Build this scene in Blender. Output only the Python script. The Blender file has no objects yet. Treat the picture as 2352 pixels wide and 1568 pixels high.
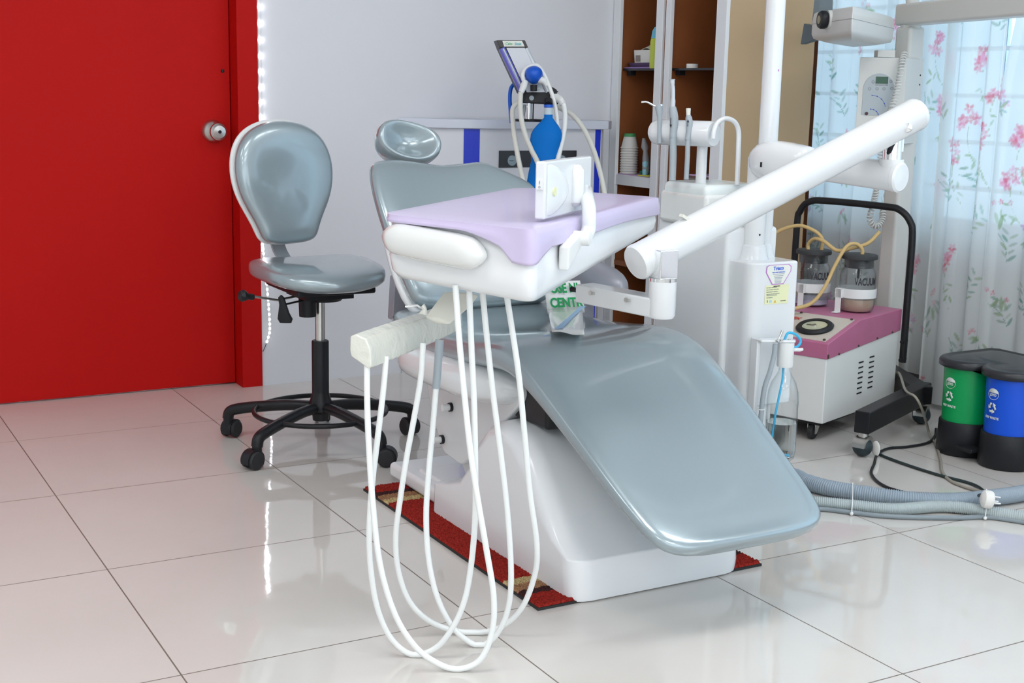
import bpy, math, random
import numpy as np
from mathutils import Vector as V, Matrix

random.seed(7)
SC = bpy.context.scene
COL = SC.collection
PI = math.pi

# ------------------------------------------------------------------ camera
FPX = 3008.48
CAMPOS = V((-0.5883, -4.0382, 1.0592))
yaw, pitch, roll = 0.5156, 0.1880, 0.0211
_f = V((math.cos(pitch)*math.sin(yaw), math.cos(pitch)*math.cos(yaw), -math.sin(pitch)))
_r0 = V((math.cos(yaw), -math.sin(yaw), 0)); _u0 = _r0.cross(_f)
_r = math.cos(roll)*_r0 + math.sin(roll)*_u0
_u = -math.sin(roll)*_r0 + math.cos(roll)*_u0
cam_d = bpy.data.cameras.new('camera'); cam = bpy.data.objects.new('camera', cam_d); COL.objects.link(cam)
cam_d.sensor_width = 36.0; cam_d.lens = 36.0*FPX/2352.0; cam_d.clip_start = 0.05
cam.matrix_world = Matrix(((_r.x, _u.x, -_f.x, CAMPOS.x), (_r.y, _u.y, -_f.y, CAMPOS.y), (_r.z, _u.z, -_f.z, CAMPOS.z), (0, 0, 0, 1)))
SC.camera = cam

# ------------------------------------------------------------------ colour management, daylight
vs = SC.view_settings
vs.view_transform = 'Standard'; vs.look = 'None'; vs.gamma = 1.0; vs.use_curve_mapping = False
vs.exposure = 0.05
SC.cycles.max_bounces = 10; SC.cycles.transparent_max_bounces = 12
SC.cycles.sample_clamp_indirect = 6.0
world = bpy.data.worlds.new('daylight'); SC.world = world; world.use_nodes = True
bg = world.node_tree.nodes['Background']
bg.inputs[0].default_value = (0.84, 0.93, 1.0, 1); bg.inputs[1].default_value = 2.7

# ------------------------------------------------------------------ measuring helpers (photo sight lines to real places)
def ray(x, y): return _r*((x-1176)/FPX) - _u*((y-784)/FPX) + _f
def atD(x, y, D): return CAMPOS + ray(x, y)*D
def onZ(x, y, z=0.0):
    d = ray(x, y); return CAMPOS + d*((z-CAMPOS.z)/d.z)
def onY(x, y, Y):
    d = ray(x, y); return CAMPOS + d*((Y-CAMPOS.y)/d.y)
def onX(x, y, X):
    d = ray(x, y); return CAMPOS + d*((X-CAMPOS.x)/d.x)

# ------------------------------------------------------------------ materials
MATS = {}
def srgb(*c):
    return tuple(((v/255.0)/12.92 if v/255.0 <= 0.04045 else ((v/255.0+0.055)/1.055)**2.4) for v in c)
def mat(name, col, rough=0.5, metal=0.0, spec=0.5, coat=0.0, coat_rough=0.05, trans=0.0, ior=1.45, emit=None, emit_s=0.0,
        bump=0.0, bump_scale=50.0, var=0.0, var_scale=8.0, alpha=1.0, subs=0.0):
    if name in MATS: return MATS[name]
    m = bpy.data.materials.new(name); m.use_nodes = True; MATS[name] = m
    nt = m.node_tree; b = nt.nodes['Principled BSDF']
    b.inputs['Base Color'].default_value = (*col, 1); b.inputs['Roughness'].default_value = rough
    b.inputs['Metallic'].default_value = metal; b.inputs['Specular IOR Level'].default_value = spec
    b.inputs['Coat Weight'].default_value = coat; b.inputs['Coat Roughness'].default_value = coat_rough
    b.inputs['Transmission Weight'].default_value = trans; b.inputs['IOR'].default_value = ior
    b.inputs['Alpha'].default_value = alpha
    if emit: b.inputs['Emission Color'].default_value = (*emit, 1); b.inputs['Emission Strength'].default_value = emit_s
    if bump or var:
        tc = nt.nodes.new('ShaderNodeTexCoord')
    if bump:
        n = nt.nodes.new('ShaderNodeTexNoise'); n.inputs['Scale'].default_value = bump_scale; n.inputs['Detail'].default_value = 3
        bp = nt.nodes.new('ShaderNodeBump'); bp.inputs['Strength'].default_value = bump; bp.inputs['Distance'].default_value = 0.01
        nt.links.new(tc.outputs['Object'], n.inputs['Vector']); nt.links.new(n.outputs['Fac'], bp.inputs['Height'])
        nt.links.new(bp.outputs['Normal'], b.inputs['Normal'])
        if coat: nt.links.new(bp.outputs['Normal'], b.inputs['Coat Normal'])
    if var:
        n2 = nt.nodes.new('ShaderNodeTexNoise'); n2.inputs['Scale'].default_value = var_scale; n2.inputs['Detail'].default_value = 4
        mx = nt.nodes.new('ShaderNodeMix'); mx.data_type = 'RGBA'
        mx.inputs[6].default_value = (*[max(0, c*(1-var)) for c in col], 1); mx.inputs[7].default_value = (*[min(1, c*(1+var)) for c in col], 1)
        nt.links.new(tc.outputs['Object'], n2.inputs['Vector']); nt.links.new(n2.outputs['Fac'], mx.inputs[0])
        nt.links.new(mx.outputs[2], b.inputs['Base Color'])
    return m

WHITE = mat('gloss_white_paint', (0.76, 0.775, 0.785), 0.22, coat=0.6, coat_rough=0.08)
WHITE2 = mat('white_plastic', (0.80, 0.81, 0.80), 0.35)
FILMWHITE = mat('white_plastic_in_clear_film', (0.80, 0.81, 0.79), 0.28, coat=1.0, coat_rough=0.06, bump=0.12, bump_scale=26)
FRP = mat('white_fibreglass', (0.88, 0.89, 0.905), 0.25, coat=0.5, coat_rough=0.06, bump=0.02, bump_scale=30)
CREAM = mat('cream_plastic_in_clear_film', (0.74, 0.74, 0.66), 0.3, coat=1.0, coat_rough=0.08, bump=0.35, bump_scale=45)
CREAM2 = mat('cream_plastic', (0.74, 0.73, 0.65), 0.4)
VINYL = mat('silver_vinyl_under_clear_film', (0.33, 0.40, 0.43), 0.28, metal=0.4, coat=1.0, coat_rough=0.07, bump=0.03, bump_scale=18)
SILVER = mat('silver_painted_metal', (0.36, 0.37, 0.42), 0.35, metal=0.3)
BLACK = mat('black_plastic', (0.016, 0.017, 0.020), 0.42, spec=.3)
BLACKM = mat('black_powder_coat', (0.013, 0.013, 0.015), 0.35, spec=.35)
RUBBER = mat('black_rubber', (0.02, 0.02, 0.022), 0.6)
CHROME = mat('chrome', (0.86, 0.87, 0.88), 0.07, metal=1.0)
STEEL = mat('brushed_steel', (0.62, 0.61, 0.58), 0.28, metal=1.0)
RED = mat('red_painted_wood', srgb(186, 12, 8), 0.6, spec=.2, bump=0.10, bump_scale=260, var=0.06, var_scale=3)
LILAC = mat('lilac_sheet_in_clear_film', srgb(208, 195, 226), 0.35, coat=0.35, coat_rough=0.10, bump=0.06, bump_scale=22)
HOSEW = mat('white_silicone_hose', (0.87, 0.885, 0.87), 0.4)
HOSEC = mat('ivory_hose', (0.72, 0.72, 0.66), 0.4)
GREYH = mat('blue_grey_corrugated_hose', srgb(152, 166, 178), 0.4)
GREYH2 = mat('pale_grey_corrugated_hose', srgb(176, 187, 188), 0.4)
GREYP = mat('grey_plastic', srgb(163, 172, 178), 0.4)
BLUE = mat('blue_plastic', srgb(10, 90, 205), 0.35)
BLUEBAG = mat('blue_rubber_bag', srgb(0, 112, 200), 0.6, spec=.2)
BLUESTRIP = mat('royal_blue_laminate', srgb(30, 56, 200), 0.35)
PINK = mat('pink_painted_steel', srgb(186, 108, 142), 0.45, var=0.1, var_scale=14)
APPL = mat('worn_white_enamel', (0.82, 0.83, 0.81), 0.35, var=0.06, var_scale=6)
LATEX = mat('tan_latex_tube', srgb(206, 176, 120), 0.5)
WOODF = mat('brown_laminate', srgb(148, 86, 48), 0.5, var=0.25, var_scale=5)
PLY = mat('tan_plywood', srgb(194, 166, 130), 0.55, var=0.09, var_scale=4)
ALU = mat('white_edge_trim', (0.85, 0.87, 0.89), 0.35)
PAPER = mat('white_paper', (0.82, 0.80, 0.76), 0.7)
DGLASS = mat('dark_glass', (0.03, 0.03, 0.035), 0.12)
def thin_glass(name, tint, refl=.06):
    m = bpy.data.materials.new(name); m.use_nodes = True; nt = m.node_tree; N = nt.nodes; L = nt.links; N.remove(N['Principled BSDF'])
    tr = N.new('ShaderNodeBsdfTransparent'); gl = N.new('ShaderNodeBsdfGlossy'); gl.inputs['Roughness'].default_value = .03
    lw = N.new('ShaderNodeLayerWeight'); lw.inputs[0].default_value = .22; mp = N.new('ShaderNodeMapRange'); mp.inputs[3].default_value = refl*.5; mp.inputs[4].default_value = .75
    L.new(lw.outputs['Facing'], mp.inputs[0]); pw = N.new('ShaderNodeMath'); pw.operation = 'POWER'; pw.inputs[1].default_value = 1.6; L.new(mp.outputs[0], pw.inputs[0])
    cm = N.new('ShaderNodeMix'); cm.data_type = 'RGBA'; cm.inputs[6].default_value = (*tint, 1); cm.inputs[7].default_value = (.55, .64, .67, 1); p2 = N.new('ShaderNodeMath'); p2.operation = 'POWER'; p2.inputs[1].default_value = 3.0; L.new(lw.outputs['Facing'], p2.inputs[0]); L.new(p2.outputs[0], cm.inputs[0]); L.new(cm.outputs[2], tr.inputs[0])
    mx = N.new('ShaderNodeMixShader'); L.new(pw.outputs[0], mx.inputs[0]); L.new(tr.outputs[0], mx.inputs[1]); L.new(gl.outputs[0], mx.inputs[2]); L.new(mx.outputs[0], N['Material Output'].inputs[0]); return m
GLASS = mat('clear_glass', (0.97, 0.99, 0.99), 0.02, trans=1.0, ior=1.3)
WATER = mat('water', (0.93, 0.98, 1.0), 0.0, trans=1.0, ior=1.33)
CYANT = mat('cyan_tube', srgb(60, 180, 225), 0.35)
DGREY = mat('dark_grey_metal', srgb(88, 100, 106), 0.4)
XRAYW = mat('off_white_enamel', srgb(214, 214, 210), 0.4)
WASHER = mat('grey_ink', (0.28, 0.29, 0.32), 0.6)
INK = mat('black_ink', (0.03, 0.03, 0.04), 0.6)
BLUEINK = mat('blue_ink', srgb(50, 95, 210), 0.6)
GREENINK = mat('green_ink', srgb(10, 150, 82), 0.6)
REDINK = mat('red_ink', srgb(205, 70, 60), 0.6)
WHITEINK = mat('white_ink', srgb(225, 230, 225), 0.6)
YELLOW = mat('yellow_sticker', srgb(230, 231, 186), 0.5)
CREAMST = mat('cream_sticker', srgb(232, 233, 224), 0.5)
PURPLE = mat('purple_ink', srgb(190, 120, 200), 0.5)
AMBER = mat('amber_ink', srgb(235, 190, 70), 0.5)

# ------------------------------------------------------------------ mesh builder
class M:
    def __init__(s): s.v = []; s.f = []
    def add(s, vs, fs):
        o = len(s.v); s.v += [V(p) for p in vs]; s.f += [tuple(i+o for i in f) for f in fs]; return s
    def box(s, c, d, R=None):
        c = V(c); hx, hy, hz = d[0]/2, d[1]/2, d[2]/2
        pts = [V((x*hx, y*hy, z*hz)) for x in (-1, 1) for y in (-1, 1) for z in (-1, 1)]
        if R is not None: pts = [R @ p for p in pts]
        return s.add([c+p for p in pts], [(0, 1, 3, 2), (4, 6, 7, 5), (0, 4, 5, 1), (2, 3, 7, 6), (0, 2, 6, 4), (1, 5, 7, 3)])
    def boxmm(s, a, b):
        return s.box([(a[i]+b[i])/2 for i in range(3)], [abs(b[i]-a[i]) for i in range(3)])
    def loft(s, rings, cap0=True, cap1=True, close=True):
        n = len(rings[0]); o = len(s.v)
        for r in rings: s.v += [V(p) for p in r]
        for i in range(len(rings)-1):
            for j in range(n if close else n-1):
                k = (j+1) % n
                s.f.append((o+i*n+j, o+i*n+k, o+(i+1)*n+k, o+(i+1)*n+j))
        if cap0: s.f.append(tuple(o+j for j in reversed(range(n))))
        if cap1: s.f.append(tuple(o+(len(rings)-1)*n+j for j in range(n)))
        return s
    def tube(s, pts, r, n=12, cap=True):
        pts = [V(p) for p in pts]; N = len(pts)
        rs = r if isinstance(r, (list, tuple)) else [r]*N
        T = []
        for i in range(N):
            t = pts[min(i+1, N-1)]-pts[max(i-1, 0)]; T.append(t.normalized() if t.length > 1e-9 else V((0, 0, 1)))
        up = V((0, 0, 1)) if abs(T[0].z) < 0.9 else V((1, 0, 0))
        a = T[0].cross(up).normalized(); rings = []
        for i in range(N):
            a = (a - T[i]*a.dot(T[i])).normalized(); b = T[i].cross(a)
            rings.append([pts[i]+(a*math.cos(2*PI*j/n)+b*math.sin(2*PI*j/n))*rs[i] for j in range(n)])
        return s.loft(rings, cap, cap)
    def cyl(s, p0, p1, r0, r1=None, n=24, cap=True):
        return s.tube([p0, p1], [r0, r0 if r1 is None else r1], n, cap)
    def lathe(s, prof, o=(0, 0, 0), ax=(0, 0, 1), n=28, cap=True):
        o = V(o); ax = V(ax).normalized(); x = ax.orthogonal().normalized(); y = ax.cross(x)
        rings = [[o+ax*h+(x*math.cos(2*PI*j/n)+y*math.sin(2*PI*j/n))*r for j in range(n)] for r, h in prof]
        return s.loft(rings, cap, cap)
    def sphere(s, c, r, n=16, m=10, R=None):
        c = V(c); rr = r if isinstance(r, (tuple, list)) else (r, r, r)
        rings = []
        for i in range(m+1):
            th = -PI/2+PI*i/m; cr = max(math.cos(th), 1e-3)
            ring = [V((rr[0]*cr*math.cos(2*PI*j/n), rr[1]*cr*math.sin(2*PI*j/n), rr[2]*math.sin(th))) for j in range(n)]
            if R is not None: ring = [R @ p for p in ring]
            rings.append([c+p for p in ring])
        return s.loft(rings)
    def torus(s, c, R0, r, ax=(0, 0, 1), n=40, m=10):
        c = V(c); ax = V(ax).normalized(); x = ax.orthogonal().normalized(); y = ax.cross(x)
        rings = []
        for i in range(n):
            a = 2*PI*i/n; d = x*math.cos(a)+y*math.sin(a)
            rings.append([c+d*(R0+r*math.cos(2*PI*j/m))+ax*r*math.sin(2*PI*j/m) for j in range(m)])
        rings.append(rings[0]); return s.loft(rings, False, False)
    def prism(s, poly, off):
        poly = [V(p) for p in poly]; off = V(off)
        return s.loft([poly, [p+off for p in poly]])

def smooth(pts, k=8):
    pts = [V(p) for p in pts]; out = []
    P = [pts[0]*2-pts[1]]+pts+[pts[-1]*2-pts[-2]]
    for i in range(1, len(P)-2):
        a, b, c, d = P[i-1], P[i], P[i+1], P[i+2]
        for j in range(k):
            t = j/k
            out.append(0.5*((2*b)+(c-a)*t+(2*a-5*b+4*c-d)*t*t+(3*b-a-3*c+d)*t**3))
    out.append(pts[-1]); return out
def sering(c, xd, yd, a, b, n=28, p=2.5, conc=0.0):
    c = V(c); xd = V(xd); yd = V(yd); out = []
    for j in range(n):
        t = 2*PI*(j+0.5)/n; ct, st = math.cos(t), math.sin(t)
        x = a*math.copysign(abs(ct)**(2/p), ct); y = b*math.copysign(abs(st)**(2/p), st)
        if st > 0 and a > 1e-6: y -= conc*(1-(x/a)**2)
        out.append(c+xd*x+yd*y)
    return out
def rrect(w, h, r, n=5):
    out = []
    for cx, cy, a0 in ((w/2-r, h/2-r, 0), (-w/2+r, h/2-r, PI/2), (-w/2+r, -h/2+r, PI), (w/2-r, -h/2+r, 1.5*PI)):
        for i in range(n+1):
            a = a0+PI/2*i/n; out.append((cx+r*math.cos(a), cy+r*math.sin(a)))
    return out
def roundpoly(P, r, n=5):
    P = [V(p) for p in P]; out = []; N = len(P)
    for i in range(N):
        rr = r[i] if isinstance(r, (list, tuple)) else r
        a, b, c = P[i-1], P[i], P[(i+1) % N]
        d0 = (a-b); d1 = (c-b); l0, l1 = d0.length, d1.length; d0.normalize(); d1.normalize()
        rr = min(rr, l0*0.45, l1*0.45)
        s0 = b+d0*rr; s1 = b+d1*rr
        for k in range(n+1):
            t = k/n; out.append(s0*(1-t)**2+b*2*t*(1-t)+s1*t*t)
    return out

def wloc(o):
    p = V((0, 0, 0))
    while o is not None: p = p+V(o.location); o = o.parent
    return p
def setprops(o, label=None, cat=None, group=None, kind=None):
    if label: o['label'] = label
    if cat: o['category'] = cat
    if group: o['group'] = group
    if kind: o['kind'] = kind
    return o
def thing(name, label, cat, loc, group=None):
    o = bpy.data.objects.new(name, None); COL.objects.link(o); o.location = loc; o.empty_display_size = 0.05
    return setprops(o, label, cat, group)
def obj(name, mb, m, parent=None, sharp=38, bevel=0, seg=3, sub=0, loc=None, label=None, cat=None, group=None, kind=None):
    base = wloc(parent) if parent is not None else V((0, 0, 0))
    if parent is None:
        if loc is None:
            xs = [p.x for p in mb.v]; ys = [p.y for p in mb.v]; zs = [p.z for p in mb.v]
            loc = V(((min(xs)+max(xs))/2, (min(ys)+max(ys))/2, min(zs)))
        base = V(loc)
    me = bpy.data.meshes.new(name); me.from_pydata([tuple(p-base) for p in mb.v], [], mb.f); me.validate(); me.update()
    import bmesh
    bm = bmesh.new(); bm.from_mesh(me); bmesh.ops.recalc_face_normals(bm, faces=bm.faces); bm.to_mesh(me); bm.free()
    me.materials.append(m); me.shade_smooth()
    if not bevel and not sub: me.set_sharp_from_angle(angle=math.radians(sharp))
    o = bpy.data.objects.new(name, me); COL.objects.link(o)
    if parent is not None: o.parent = parent
    else: o.location = base
    if bevel:
        b = o.modifiers.new('bevel', 'BEVEL'); b.width = bevel; b.segments = seg; b.limit_method = 'ANGLE'; b.angle_limit = math.radians(35)
        b.harden_normals = False
        w = o.modifiers.new('wn', 'WEIGHTED_NORMAL'); w.keep_sharp = False
    if sub:
        s = o.modifiers.new('sub', 'SUBSURF'); s.levels = sub; s.render_levels = sub
    return setprops(o, label, cat, group, kind)
def struct(name, mb, m, parent=None, **k):
    o = obj(name, mb, m, parent, **k)
    if parent is None: o['kind'] = 'structure'
    return o
def lettering(parent, txt, origin, xd, yd, size, m, name='lettering', ext=0.0004, wrap=None, align='CENTER', bold=0.0, sx=1.0):
    c = bpy.data.curves.new('t', 'FONT'); c.body = txt; c.size = size; c.align_x = align; c.align_y = 'CENTER'; c.extrude = ext; c.offset = bold
    t = bpy.data.objects.new('t', c); COL.objects.link(t)
    dg = bpy.context.evaluated_depsgraph_get(); me = bpy.data.meshes.new_from_object(t.evaluated_get(dg))
    bpy.data.objects.remove(t); bpy.data.curves.remove(c)
    xd = V(xd).normalized(); yd = V(yd).normalized(); zd = xd.cross(yd); base = wloc(parent); origin = V(origin)
    for v in me.vertices:
        p = v.co
        w = wrap(p.x*sx, p.y, p.z) if wrap else origin+xd*p.x*sx+yd*p.y+zd*p.z
        v.co = w-base
    me.name = name; me.materials.clear(); me.materials.append(m)
    o = bpy.data.objects.new(name, me); COL.objects.link(o); o.parent = parent
    return o
def frame_box(mb, o, ex, ey, ez, a, b):
    """box spanning local a..b in frame (o; ex,ey,ez)"""
    pts = [V(o)+V(ex)*x+V(ey)*y+V(ez)*z for x in (a[0], b[0]) for y in (a[1], b[1]) for z in (a[2], b[2])]
    return mb.add(pts, [(0, 1, 3, 2), (4, 6, 7, 5), (0, 4, 5, 1), (2, 3, 7, 6), (0, 2, 6, 4), (1, 5, 7, 3)])
UP = V((0, 0, 1))

# ================================================================== THE ROOM
def tile_material():
    m = bpy.data.materials.new('polished_floor_tiles'); m.use_nodes = True; nt = m.node_tree; N = nt.nodes; L = nt.links
    b = N['Principled BSDF']
    tc = N.new('ShaderNodeTexCoord'); sep = N.new('ShaderNodeSeparateXYZ'); L.new(tc.outputs['Object'], sep.inputs[0])
    def math_(op, a, bb=None):
        n = N.new('ShaderNodeMath'); n.operation = op
        for i, x in enumerate((a, bb)):
            if x is None: continue
            if isinstance(x, (int, float)): n.inputs[i].default_value = x
            else: L.new(x, n.inputs[i])
        return n.outputs[0]
    ms = []; ids = []
    for ax in (0, 1):
        s = math_('DIVIDE', sep.outputs[ax], 0.6)
        fr = math_('FRACT', math_('ADD', s, 100.5)); d = math_('ABSOLUTE', math_('SUBTRACT', fr, 0.5))
        ms.append(math_('LESS_THAN', d, 0.0026)); ids.append(math_('FLOOR', math_('ADD', s, 100.0)))
    g = math_('MAXIMUM', ms[0], ms[1])
    comb = N.new('ShaderNodeCombineXYZ'); L.new(ids[0], comb.inputs[0]); L.new(ids[1], comb.inputs[1])
    wn = N.new('ShaderNodeTexWhiteNoise'); wn.noise_dimensions = '3D'; L.new(comb.outputs[0], wn.inputs['Vector'])
    nz = N.new('ShaderNodeTexNoise'); nz.inputs['Scale'].default_value = 5.0; nz.inputs['Detail'].default_value = 5; L.new(tc.outputs['Object'], nz.inputs['Vector'])
    mx = N.new('ShaderNodeMix'); mx.data_type = 'RGBA'; mx.inputs[6].default_value = (*srgb(210, 204, 198), 1); mx.inputs[7].default_value = (*srgb(221, 217, 211), 1)
    fac = math_('ADD', math_('MULTIPLY', wn.outputs[0], 0.5), math_('MULTIPLY', nz.outputs['Fac'], 0.5)); L.new(fac, mx.inputs[0])
    mg = N.new('ShaderNodeMix'); mg.data_type = 'RGBA'; mg.inputs[7].default_value = (*srgb(120, 108, 98), 1)
    L.new(mx.outputs[2], mg.inputs[6]); L.new(g, mg.inputs[0]); L.new(mg.outputs[2], b.inputs['Base Color'])
    rg = math_('ADD', math_('MULTIPLY', g, 0.5), 0.045); L.new(rg, b.inputs['Roughness'])
    b.inputs['Specular IOR Level'].default_value = 0.75
    n3 = N.new('ShaderNodeTexNoise'); n3.inputs['Scale'].default_value = 14.0; L.new(tc.outputs['Object'], n3.inputs['Vector'])
    bp = N.new('ShaderNodeBump'); bp.inputs['Strength'].default_value = 0.035; bp.inputs['Distance'].default_value = 0.01
    hh = math_('SUBTRACT', n3.outputs['Fac'], math_('MULTIPLY', g, 0.6)); L.new(hh, bp.inputs['Height']); L.new(bp.outputs['Normal'], b.inputs['Normal'])
    return m
X0, X1, Y0, Y1, ZC = -3.2, 3.02, -6.6, 0.42, 2.75
WALL = mat('wall_paint', srgb(226, 226, 231), 0.6, var=0.015, var_scale=3)
WALLW = mat('white_wall_paint', (0.78, 0.78, 0.77), 0.6)
struct('floor', M().boxmm((X0-.2, Y0-.2, -0.1), (X1+.2, 0.8, 0)), tile_material(), loc=(0, 0, 0))
struct('ceiling', M().boxmm((X0, Y0, ZC), (X1, 0.8, ZC+.1)), WALLW)
# back wall with the doorway (door x -0.13..0.83, 2.05 high)
w = M(); w.boxmm((0.905, Y1, 0), (X1+.12, Y1+.16, ZC)); w.boxmm((X0, Y1, 0), (-0.245, Y1+.16, ZC)); w.boxmm((-0.245, Y1, 2.13), (0.905, Y1+.16, ZC))
struct('wall_back', w, WALL)
struct('wall_left', M().boxmm((X0-.12, Y0, 0), (X0, 0.8, ZC)), WALLW)
w = M(); w.boxmm((X0, Y0-.12, 0), (X1, Y0, .45)); w.boxmm((X0, Y0-.12, 2.4), (X1, Y0, ZC)); w.boxmm((X0, Y0-.12, .45), (X0+.5, Y0, 2.4)); w.boxmm((X1-.4, Y0-.12, .45), (X1, Y0, 2.4))
struct('wall_front', w, WALLW)
wf = M()
for xx in (X0+.53, -1.5, 0.0, 1.3, X1-.43): wf.boxmm((xx-.03, Y0-.08, .45), (xx+.03, Y0-.03, 2.4))
for zz in (.48, 1.6, 2.37): wf.boxmm((X0+.5, Y0-.08, zz-.03), (X1-.4, Y0-.03, zz+.03))
struct('fill_window', wf, ALU)  # unseen window added behind the camera to let in cool fill light
fr = M(); fr.boxmm((0.832, Y1-.006, 0), (0.905, Y1+.15, 2.13)); fr.boxmm((-0.245, Y1-.006, 0), (-0.17, Y1+.15, 2.13)); fr.boxmm((-0.17, Y1-.006, 2.055), (0.832, Y1+.15, 2.13))
fr.boxmm((0.795, Y1+.115, 0), (0.832, Y1+.15, 2.055))
struct('trim_1', fr, RED)
door = struct('door_1', M().boxmm((-0.168, Y1+.072, 0.004), (0.830, Y1+.112, 2.05)), RED, bevel=0.003)
kc = onY(489, 301, Y1+.072); kc.y = Y1+.072
k = M(); k.lathe([(0.0, 0), (0.040, 0), (0.039, 0.006), (0.030, 0.016), (0.019, 0.024), (0.016, 0.030), (0.016, 0.042), (0.026, 0.052), (0.030, 0.062), (0.029, 0.072), (0.021, 0.080), (0.0, 0.082)], kc, (0, -1, 0), 32)
kn = obj('door_knob', k, STEEL, door)
obj('keyhole', M().cyl(kc+V((0, -.080, 0)), kc+V((0, -.0835, 0)), 0.006, n=16), BLACK, kn)
# small dark bolt plug on the door
kp = onY(511, 163, Y1+.072)
obj('bolt_plug', M().lathe([(0, 0), (0.006, 0), (0.005, 0.006), (0, 0.007)], (kp.x, Y1+.072, kp.z), (0, -1, 0), 12), BLACK, door)

# window wall on the right: opening y -3.9..0.3, z 0.6..2.25
WY0, WY1, WZ0, WZ1 = -4.4, 0.30, 0.60, 2.3
w = M(); w.boxmm((X1, Y0, 0), (X1+.16, Y1, WZ0)); w.boxmm((X1, Y0, WZ1), (X1+.16, Y1, ZC)); w.boxmm((X1, WY1, WZ0), (X1+.16, Y1, WZ1)); w.boxmm((X1, Y0, WZ0), (X1+.16, WY0, WZ1))
struct('wall_right', w, WALL)
wf = M()
for yy in (WY1-.03, -0.55, -1.40, -2.3, -3.2, WY0+.03): wf.boxmm((X1+.05, yy-.03, WZ0), (X1+.11, yy+.03, WZ1))
for zz in (WZ0+.02, WZ1-.02): wf.boxmm((X1+.05, WY0, zz-.03), (X1+.11, WY1, zz+.03))
win = struct('window_1', wf, ALU)
gb = M()
for yy in [WY1-.03-0.28*i for i in range(1, 16)]: gb.boxmm((X1+.12, yy-.006, WZ0), (X1+.135, yy+.006, WZ1))
for zz in [WZ0+.16*i for i in range(1, 11)]: gb.boxmm((X1+.06, WY0, zz-.007), (X1+.10, WY1, zz+.007))
obj('window_grille', gb, ALU, win)
obj('window_sill', M().boxmm((X1-.03, WY0, WZ0-.03), (X1+.14, WY1, WZ0)), WALLW, win)
pane = M().boxmm((X1+.075, WY0, WZ0), (X1+.080, WY1, WZ1))
PANE = thin_glass('window_glass', (0.70, 0.81, 0.88), .05)
obj('window_pane', pane, PANE, win)
struct('baseboard_right', M().boxmm((X1-.015, Y0, 0), (X1, -0.02, 0.16)), mat('dark_grey_skirting', srgb(92, 92, 96), 0.5))

# ceiling lights (out of frame, they are what lights the room)
LAMP = mat('lamp_diffuser', (1, 1, 1), 0.5, emit=(0.97, 0.985, 1.0), emit_s=8.0)
for x, y in ((-1.8, -1.7), (0.1, -2.3), (-1.6, -3.9), (0.6, -4.3), (2.1, -2.5), (-1.6, -5.7), (0.9, -5.7)):
    lt = M().boxmm((x-.6, y-.3, ZC-.03), (x+.6, y+.3, ZC-.001))
    o = struct('ceiling_light', lt, WHITE2)
    obj('lamp_diffuser', M().boxmm((x-.57, y-.27, ZC-.036), (x+.57, y+.27, ZC-.031)), LAMP, o)

# ================================================================== LED STRIP beside the door frame
LED = mat('led_glow', (1, 1, 1), 0.5, emit=(0.93, 0.95, 1.0), emit_s=140.0)
LED2 = mat('led_glow_dim', (1, 1, 1), 0.5, emit=(0.95, 0.96, 1.0), emit_s=9.0)
yl = Y1-.004
pts = [V((0.9125, yl, 1.75)), V((0.9125, yl, 0.60)), V((0.915, yl, 0.50)), V((0.926, yl-.004, 0.36)), V((0.931, yl-.008, 0.27)), V((0.9335, yl-.006, 0.205)), V((0.929, yl-.004, 0.18)), V((0.921, yl-.003, 0.155))]
path = smooth(pts, 24)
led = thing('led_strip', 'string of glowing white LED dots hanging down the wall beside the red door frame', 'light strip', (0.92, Y1, 0.15))
tp = M()
tp.loft([[p+V((-.004, .002, 0)), p+V((.004, .002, 0)), p+V((.004, .0008, 0)), p+V((-.004, .0008, 0))] for p in path])
obj('tape', tp, WHITE2, led)
obj('wire', M().tube([pts[-1], V((0.916, yl, 0.14)), V((0.908, yl, 0.125))], 0.001, 6), BLACK, led)
acc = 0.0; first = None; dots = []
for i in range(1, len(path)):
    acc += (path[i]-path[i-1]).length
    if acc >= 0.0162: dots.append(path[i]); acc = 0
for i, p in enumerate(dots):
    if first is None:
        d = M().sphere((0, 0, 0), (0.0044, 0.0022, 0.0044), 10, 6)
        first = obj('led', M().add([v+led.location for v in d.v], d.f), LED, led); first.location = p-led.location
    else:
        if p.z < 0.62 and 'low' not in globals():
            low = first.copy(); low.data = first.data.copy(); low.data.materials.clear(); low.data.materials.append(LED2); COL.objects.link(low); low.parent = led; low.location = p-led.location; continue
        c = (low if p.z < 0.62 else first).copy(); COL.objects.link(c); c.parent = led; c.location = p-led.location

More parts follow.
